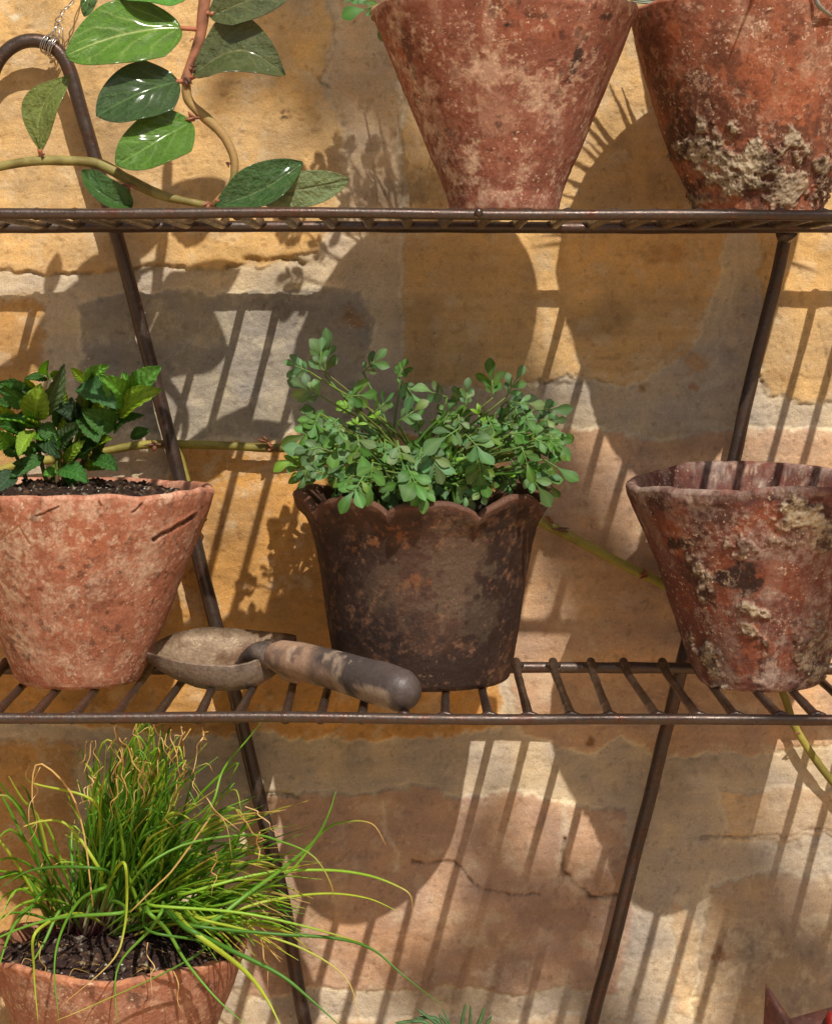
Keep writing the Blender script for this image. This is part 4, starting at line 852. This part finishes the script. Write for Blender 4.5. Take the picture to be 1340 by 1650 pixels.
for i in range(60):      # thin roots and straw lying on the soil
    b = Vector(((rn.uniform(-20, 380) - 670) / F * 1.5, rn.uniform(1.45, 1.56), zs_ + rn.uniform(0, .006))); a = rn.uniform(0, 6.28)
    if (b.x - bF.x) ** 2 + (b.y - bF.y) ** 2 > .0055: continue
    pts = [b + Vector((math.cos(a) * t * .02 + rn.uniform(-.003, .003), math.sin(a) * t * .012, .002 + .004 * math.sin(t * 3))) for t in (0, .4, .8, 1.2)]
    blade(pts, .0003, 'dry', n=10, root=False)
gm.build('green_blades', M_grass, chive); dm.build('straw', M_grass, chive)
# fleshy plant at the bottom edge
succ = thing('fleshy_plant', P(716, 1700, 1.5), 'small grey-green plant with stubby ribbed leaves poking up at the bottom edge', 'plant')
mb = MB()
def finger(pts, w, d=1.46):
    def f(V):
        return np.tile(np.array(S(84, 116, 72)), (len(V), 1)) * (.7 + .6 * vnoise(V * 900, 3))[:, None]
    tube(mb, [P(a, b, d) for a, b in pts], lambda t: PX(w, d) * (1.0 - .25 * abs(2 * t - .8)) * (math.sqrt(max(0, 1 - ((t - .85) / .15) ** 2)) if t > .85 else 1) + 1e-5, n=34, ns=10, colf=f, flat=.5, wob=.3)
for pts, w in [([(742, 1700), (744, 1650), (750, 1616)], 6), ([(758, 1700), (757, 1655), (758, 1619)], 5), ([(758, 1710), (768, 1660), (781, 1622)], 7), ([(770, 1700), (780, 1660), (792, 1637)], 6), ([(730, 1710), (715, 1662), (672, 1626)], 7),
               ([(726, 1700), (706, 1645), (668, 1640)], 7), ([(720, 1710), (690, 1650), (636, 1648)], 7), ([(735, 1700), (722, 1655), (706, 1634)], 6), ([(728, 1700), (727, 1660), (712, 1624)], 4), ([(740, 1720), (700, 1670), (650, 1664)], 7), ([(735, 1710), (760, 1670), (800, 1662)], 7)]:
    finger(pts, w, 1.455 + .01 * math.sin(w * pts[1][0]))
mb.build('foliage', M_rue, succ)

# ------------------------------------------------------------------ rusty star ornament, bottom right
def star():
    d = 1.45; o = thing('star_ornament', P(1300, 1740, d), 'rust-brown metal star ornament with a red bead in the bottom right corner', 'ornament')
    C = Vector((1318, 1735)); outer = [(1233, 1583), (1272, 1641), (1420, 1600), (1372, 1700), (1480, 1790), (1370, 1790), (1330, 1900), (1275, 1800), (1160, 1830), (1226, 1700)]
    rim = []
    for i in range(len(outer)):
        a = Vector(outer[i]); b = Vector(outer[(i + 1) % len(outer)]); rim += [a.lerp(b, t / 6) for t in range(6)]
    V = []; n = len(rim)
    for k, (t, dd) in enumerate([(1.0, 0), (.985, -.0022), (.6, -.008), (.2, -.013)]):
        for p in rim: q_ = C.lerp(p, t); V.append(P(q_.x, q_.y, d + dd))
    V.append(P(C.x, C.y, d - .014)); V += [P(p.x, p.y, d + .002) for p in rim]; V.append(P(C.x, C.y, d + .002))
    Fc = [];
    for k in range(3): Fc += [(k * n + i, k * n + (i + 1) % n, (k + 1) * n + (i + 1) % n, (k + 1) * n + i) for i in range(n)]
    Fc += [(3 * n + i, 3 * n + (i + 1) % n, 4 * n) for i in range(n)]
    b0 = 4 * n + 1; Fc += [(i, b0 + i, b0 + (i + 1) % n, (i + 1) % n) for i in range(n)]; Fc += [(b0 + (i + 1) % n, b0 + i, b0 + n) for i in range(n)]
    V = np.array([tuple(v) for v in V]); c = mixc(np.tile(np.array(S(108, 64, 50)), (len(V), 1)), S(78, 46, 38), sstep(.4, .6, fbm(V, 50, 4, 3)))
    linkmesh('star_body', V, Fc, c, mat('star_rust', rough=.6, metallic=.2, grain=.35, gscale=260, bump=.5, bscale=300, var=(S(134, 86, 62), 120, .55, .72)), o)
    m2 = MB(); tube(m2, [P(1330, 1646, d - .012), P(1346, 1646, d - .012)], [.003, .006, .0065, .006, .003], n=9, ns=14, col=S(160, 44, 38)); m2.build('bead', mat('red_bead', rough=.5), o)
star()

# ------------------------------------------------------------------ trowel
trowel = thing('hand_trowel', P(450, 1080, 1.49), 'old hand trowel with a worn dark handle lying before the dark scalloped pot', 'trowel')
def make_blade():
    st = [  # px of station, front edge (y,d), bottom (y,d), back edge (y,d)
        (232, (1050, 1.505), (1060, 1.512), (1044, 1.52)), (256, (1056, 1.495), (1072, 1.515), (1030, 1.545)), (285, (1064, 1.49), (1084, 1.52), (1018, 1.562)), (312, (1068, 1.487), (1091, 1.52), (1012, 1.57)), (340, (1071, 1.485), (1095, 1.52), (1010, 1.574)),
        (368, (1072, 1.485), (1097, 1.52), (1012, 1.574)), (395, (1068, 1.487), (1095, 1.52), (1014, 1.574)), (415, (1062, 1.49), (1091, 1.52), (1016, 1.572)), (436, (1056, 1.50), (1080, 1.52), (1018, 1.57)), (456, (1048, 1.52), (1062, 1.53), (1020, 1.568)), (474, (1040, 1.55), (1042, 1.555), (1024, 1.566))]
    nu, nv = 60, 30; top = []; us = np.linspace(0, 1, nu); xs_ = np.interp(us, np.linspace(0, 1, len(st)), [s_[0] for s_ in st])
    def ev(k, j): return np.interp(us, np.linspace(0, 1, len(st)), [s_[k][j] for s_ in st])
    fy, fd, by, bd, ky, kd = ev(1, 0), ev(1, 1), ev(2, 0), ev(2, 1), ev(3, 0), ev(3, 1)
    V = []; Vb = []
    for i in range(nu):
        A, B_, K = P(xs_[i], fy[i], fd[i]), P(xs_[i] + 4, by[i], bd[i]), P(xs_[i] + 3, ky[i], kd[i])
        for j in range(nv):
            t = j / (nv - 1); f = 2 * t - 1                                     # U-shaped section: flat middle, rising lips
            base_ = A.lerp(K, t); sag = (B_ - A.lerp(K, .5)) * (1 - abs(f) ** 4.5)
            p = base_ + sag; V.append(p); Vb.append(p + Vector((0, -.0002, -.0013)))
    V = np.array([tuple(p) for p in V]); Vb = np.array([tuple(p) for p in Vb])
    nz_ = (fbm(V, 120, 4, 7) - .5) * .0012; V[:, 2] += nz_; Vb[:, 2] += nz_
    n = fbm(V, 60, 4, 3); c = mixc(np.tile(np.array(S(138, 118, 96)), (len(V), 1)), S(104, 78, 58), sstep(.4, .62, n)); c = mixc(c, S(180, 158, 130), .45 * sstep(.55, .7, fbm(V, 160, 4, 5)))
    cb = mixc(np.tile(np.array(S(112, 96, 82)), (len(V), 1)), S(74, 60, 52), sstep(.4, .62, n))
    k = len(V); I = (np.arange(nu - 1)[:, None] * nv + np.arange(nv - 1)[None, :]).ravel(); Fq = np.stack([I, I + nv, I + nv + 1, I + 1], 1).tolist()
    Fq += (np.stack([I + 1, I + nv + 1, I + nv, I], 1) + k).tolist()
    for i in range(nu - 1): Fq += [(i * nv, i * nv + k, (i + 1) * nv + k, (i + 1) * nv), (i * nv + nv - 1, (i + 1) * nv + nv - 1, (i + 1) * nv + nv - 1 + k, i * nv + nv - 1 + k)]
    for j in range(nv - 1): Fq += [(j + 1, j + 1 + k, j + k, j), ((nu - 1) * nv + j, (nu - 1) * nv + j + k, (nu - 1) * nv + j + 1 + k, (nu - 1) * nv + j + 1)]
    linkmesh('blade', np.vstack([V, Vb]), Fq, np.vstack([c, cb]), M_steel, trowel)
make_blade()
mb = MB()
def neckcol(V):
    n = fbm(V, 70, 4, 3); return mixc(np.tile(np.array(S(126, 114, 104)), (len(V), 1)), S(80, 72, 68), sstep(.4, .6, n))
tube(mb, [P(382, 1070, 1.515), P(400, 1058, 1.508), P(420, 1052, 1.50), P(440, 1058, 1.492), P(462, 1064, 1.485)], [.0015, .005, .0075, .008, .0075], n=24, ns=18, colf=neckcol, wob=.1)
mb.build('neck', M_steel, trowel)
mb = MB()
def hcol(V):
    u, v = proj(V); c = np.tile(np.array(S(152, 124, 102)), (len(V), 1)); n = fbm(V, 50, 4, 3)
    c = mixc(c, S(68, 61, 58), sstep(490, 540, u + (n - .5) * 90)); c = mixc(c, S(84, 72, 66), sstep(575, 640, u + (n - .5) * 90) * .7)
    c = mixc(c, S(66, 58, 58), .6 * sstep(.5, .68, fbm(V, 90, 4, 8))); return mixc(c, S(190, 166, 140), .5 * sstep(.62, .7, fbm(V, 60, 4, 9)))
def hr(t): 
    rr = np.interp(t, [0, .05, .15, .3, .55, .8, .93, .975, 1], [10, 20, 28, 31, 32, 35, 34, 25, 2]); return PX(float(rr), 1.44)
tube(mb, [P(428, 1055, 1.495), P(470, 1062, 1.483), P(530, 1077, 1.457), P(600, 1098, 1.425), P(668, 1119, 1.397)], hr, n=70, ns=32, colf=hcol, wob=.04)
tube(mb, [P(462, 1068, 1.486), P(470, 1086, 1.487), P(482, 1100, 1.486)], [PX(22, 1.48), PX(20, 1.48), PX(13, 1.48), PX(2, 1.48)], n=16, ns=16, colf=hcol, wob=.1)
mb.build('handle', M_wood, trowel)

# ------------------------------------------------------------------ tree behind the camera, unseen: added to throw the soft dapples
dapple_tree = thing('dapple_tree', (2.6, -3.4, 0), 'tree added unseen behind the viewer so its leaves dapple the wall', 'dapple_tree')
mb = MB(); brown = S(96, 80, 64)
tube(mb, [(2.6, -3.4, -.05), (2.55, -3.35, 1.2), (2.4, -3.1, 2.4), (2.2, -2.7, 3.4), (2.3, -2.6, 4.6)], [.16, .13, .11, .09, .04], n=30, ns=12, col=brown, wob=.1)
crown = MB(); rn = random.Random(31)
def shadow_at(px, py, t):    # a point whose shadow falls on wall pixel (px, py), t metres out
    w_ = P(px, py, DW); return Vector((w_.x + .316 * t, w_.y - t, w_.z + 1.17 * t))
def clump(px, py, rad, n, t, size=.05):
    c0 = shadow_at(px, py, t); tube(mb, [Vector((2.3, -2.75, 3.4)), (Vector((2.3, -2.75, 3.4)) + c0) / 2 + Vector((0, 0, .35)), c0], [.04, .02, .006], n=12, ns=6, col=brown)
    for i in range(n):
        a = rn.uniform(0, 6.28); q_ = rad * math.sqrt(rn.random()); c = shadow_at(px + q_ * math.cos(a), py + q_ * math.sin(a), t + rn.uniform(-.2, .2))
        dv = Vector((rn.uniform(-1, 1), rn.uniform(-1, 1), rn.uniform(-1, .4))).normalized()
        leaf(crown, c, c + dv * size, size * .32, -SUN + Vector((rn.uniform(-.6, .6),) * 3), ellip, lambda t_, v: np.tile(np.array(S(80, 110, 50)), (len(t_), 1)), nu=5, nv=1)
for a in [(530, 30, 70, 30, 1.7), (440, 10, 60, 16, 1.9), (600, 60, 40, 12, 1.7), (800, 1420, 60, 8, 2.1), (870, 1440, 40, 5, 2.1), (1240, 1570, 60, 13, 2.0), (740, 1570, 50, 6, 2.3), (930, 1500, 30, 3, 2.0)]:
    clump(*a)
for i in range(700):
    a = rn.uniform(0, 6.28); e = rn.uniform(-.5, 1.4); q_ = rn.uniform(.3, 1.0); c = Vector((2.9 + q_ * math.cos(a), -3.2 + q_ * math.sin(a), 4.3 + .8 * math.sin(e)))
    dv = Vector((rn.uniform(-1, 1), rn.uniform(-1, 1), rn.uniform(-1, .4))).normalized()
    leaf(crown, c, c + dv * .09, .03, (rn.uniform(-1, 1), rn.uniform(-1, 1), 1), ellip, lambda t_, v: np.tile(np.array(S(80, 110, 50)), (len(t_), 1)), nu=4, nv=1)
mb.build('trunk', M_bark, dapple_tree); crown.build('crown', M_tree, dapple_tree)
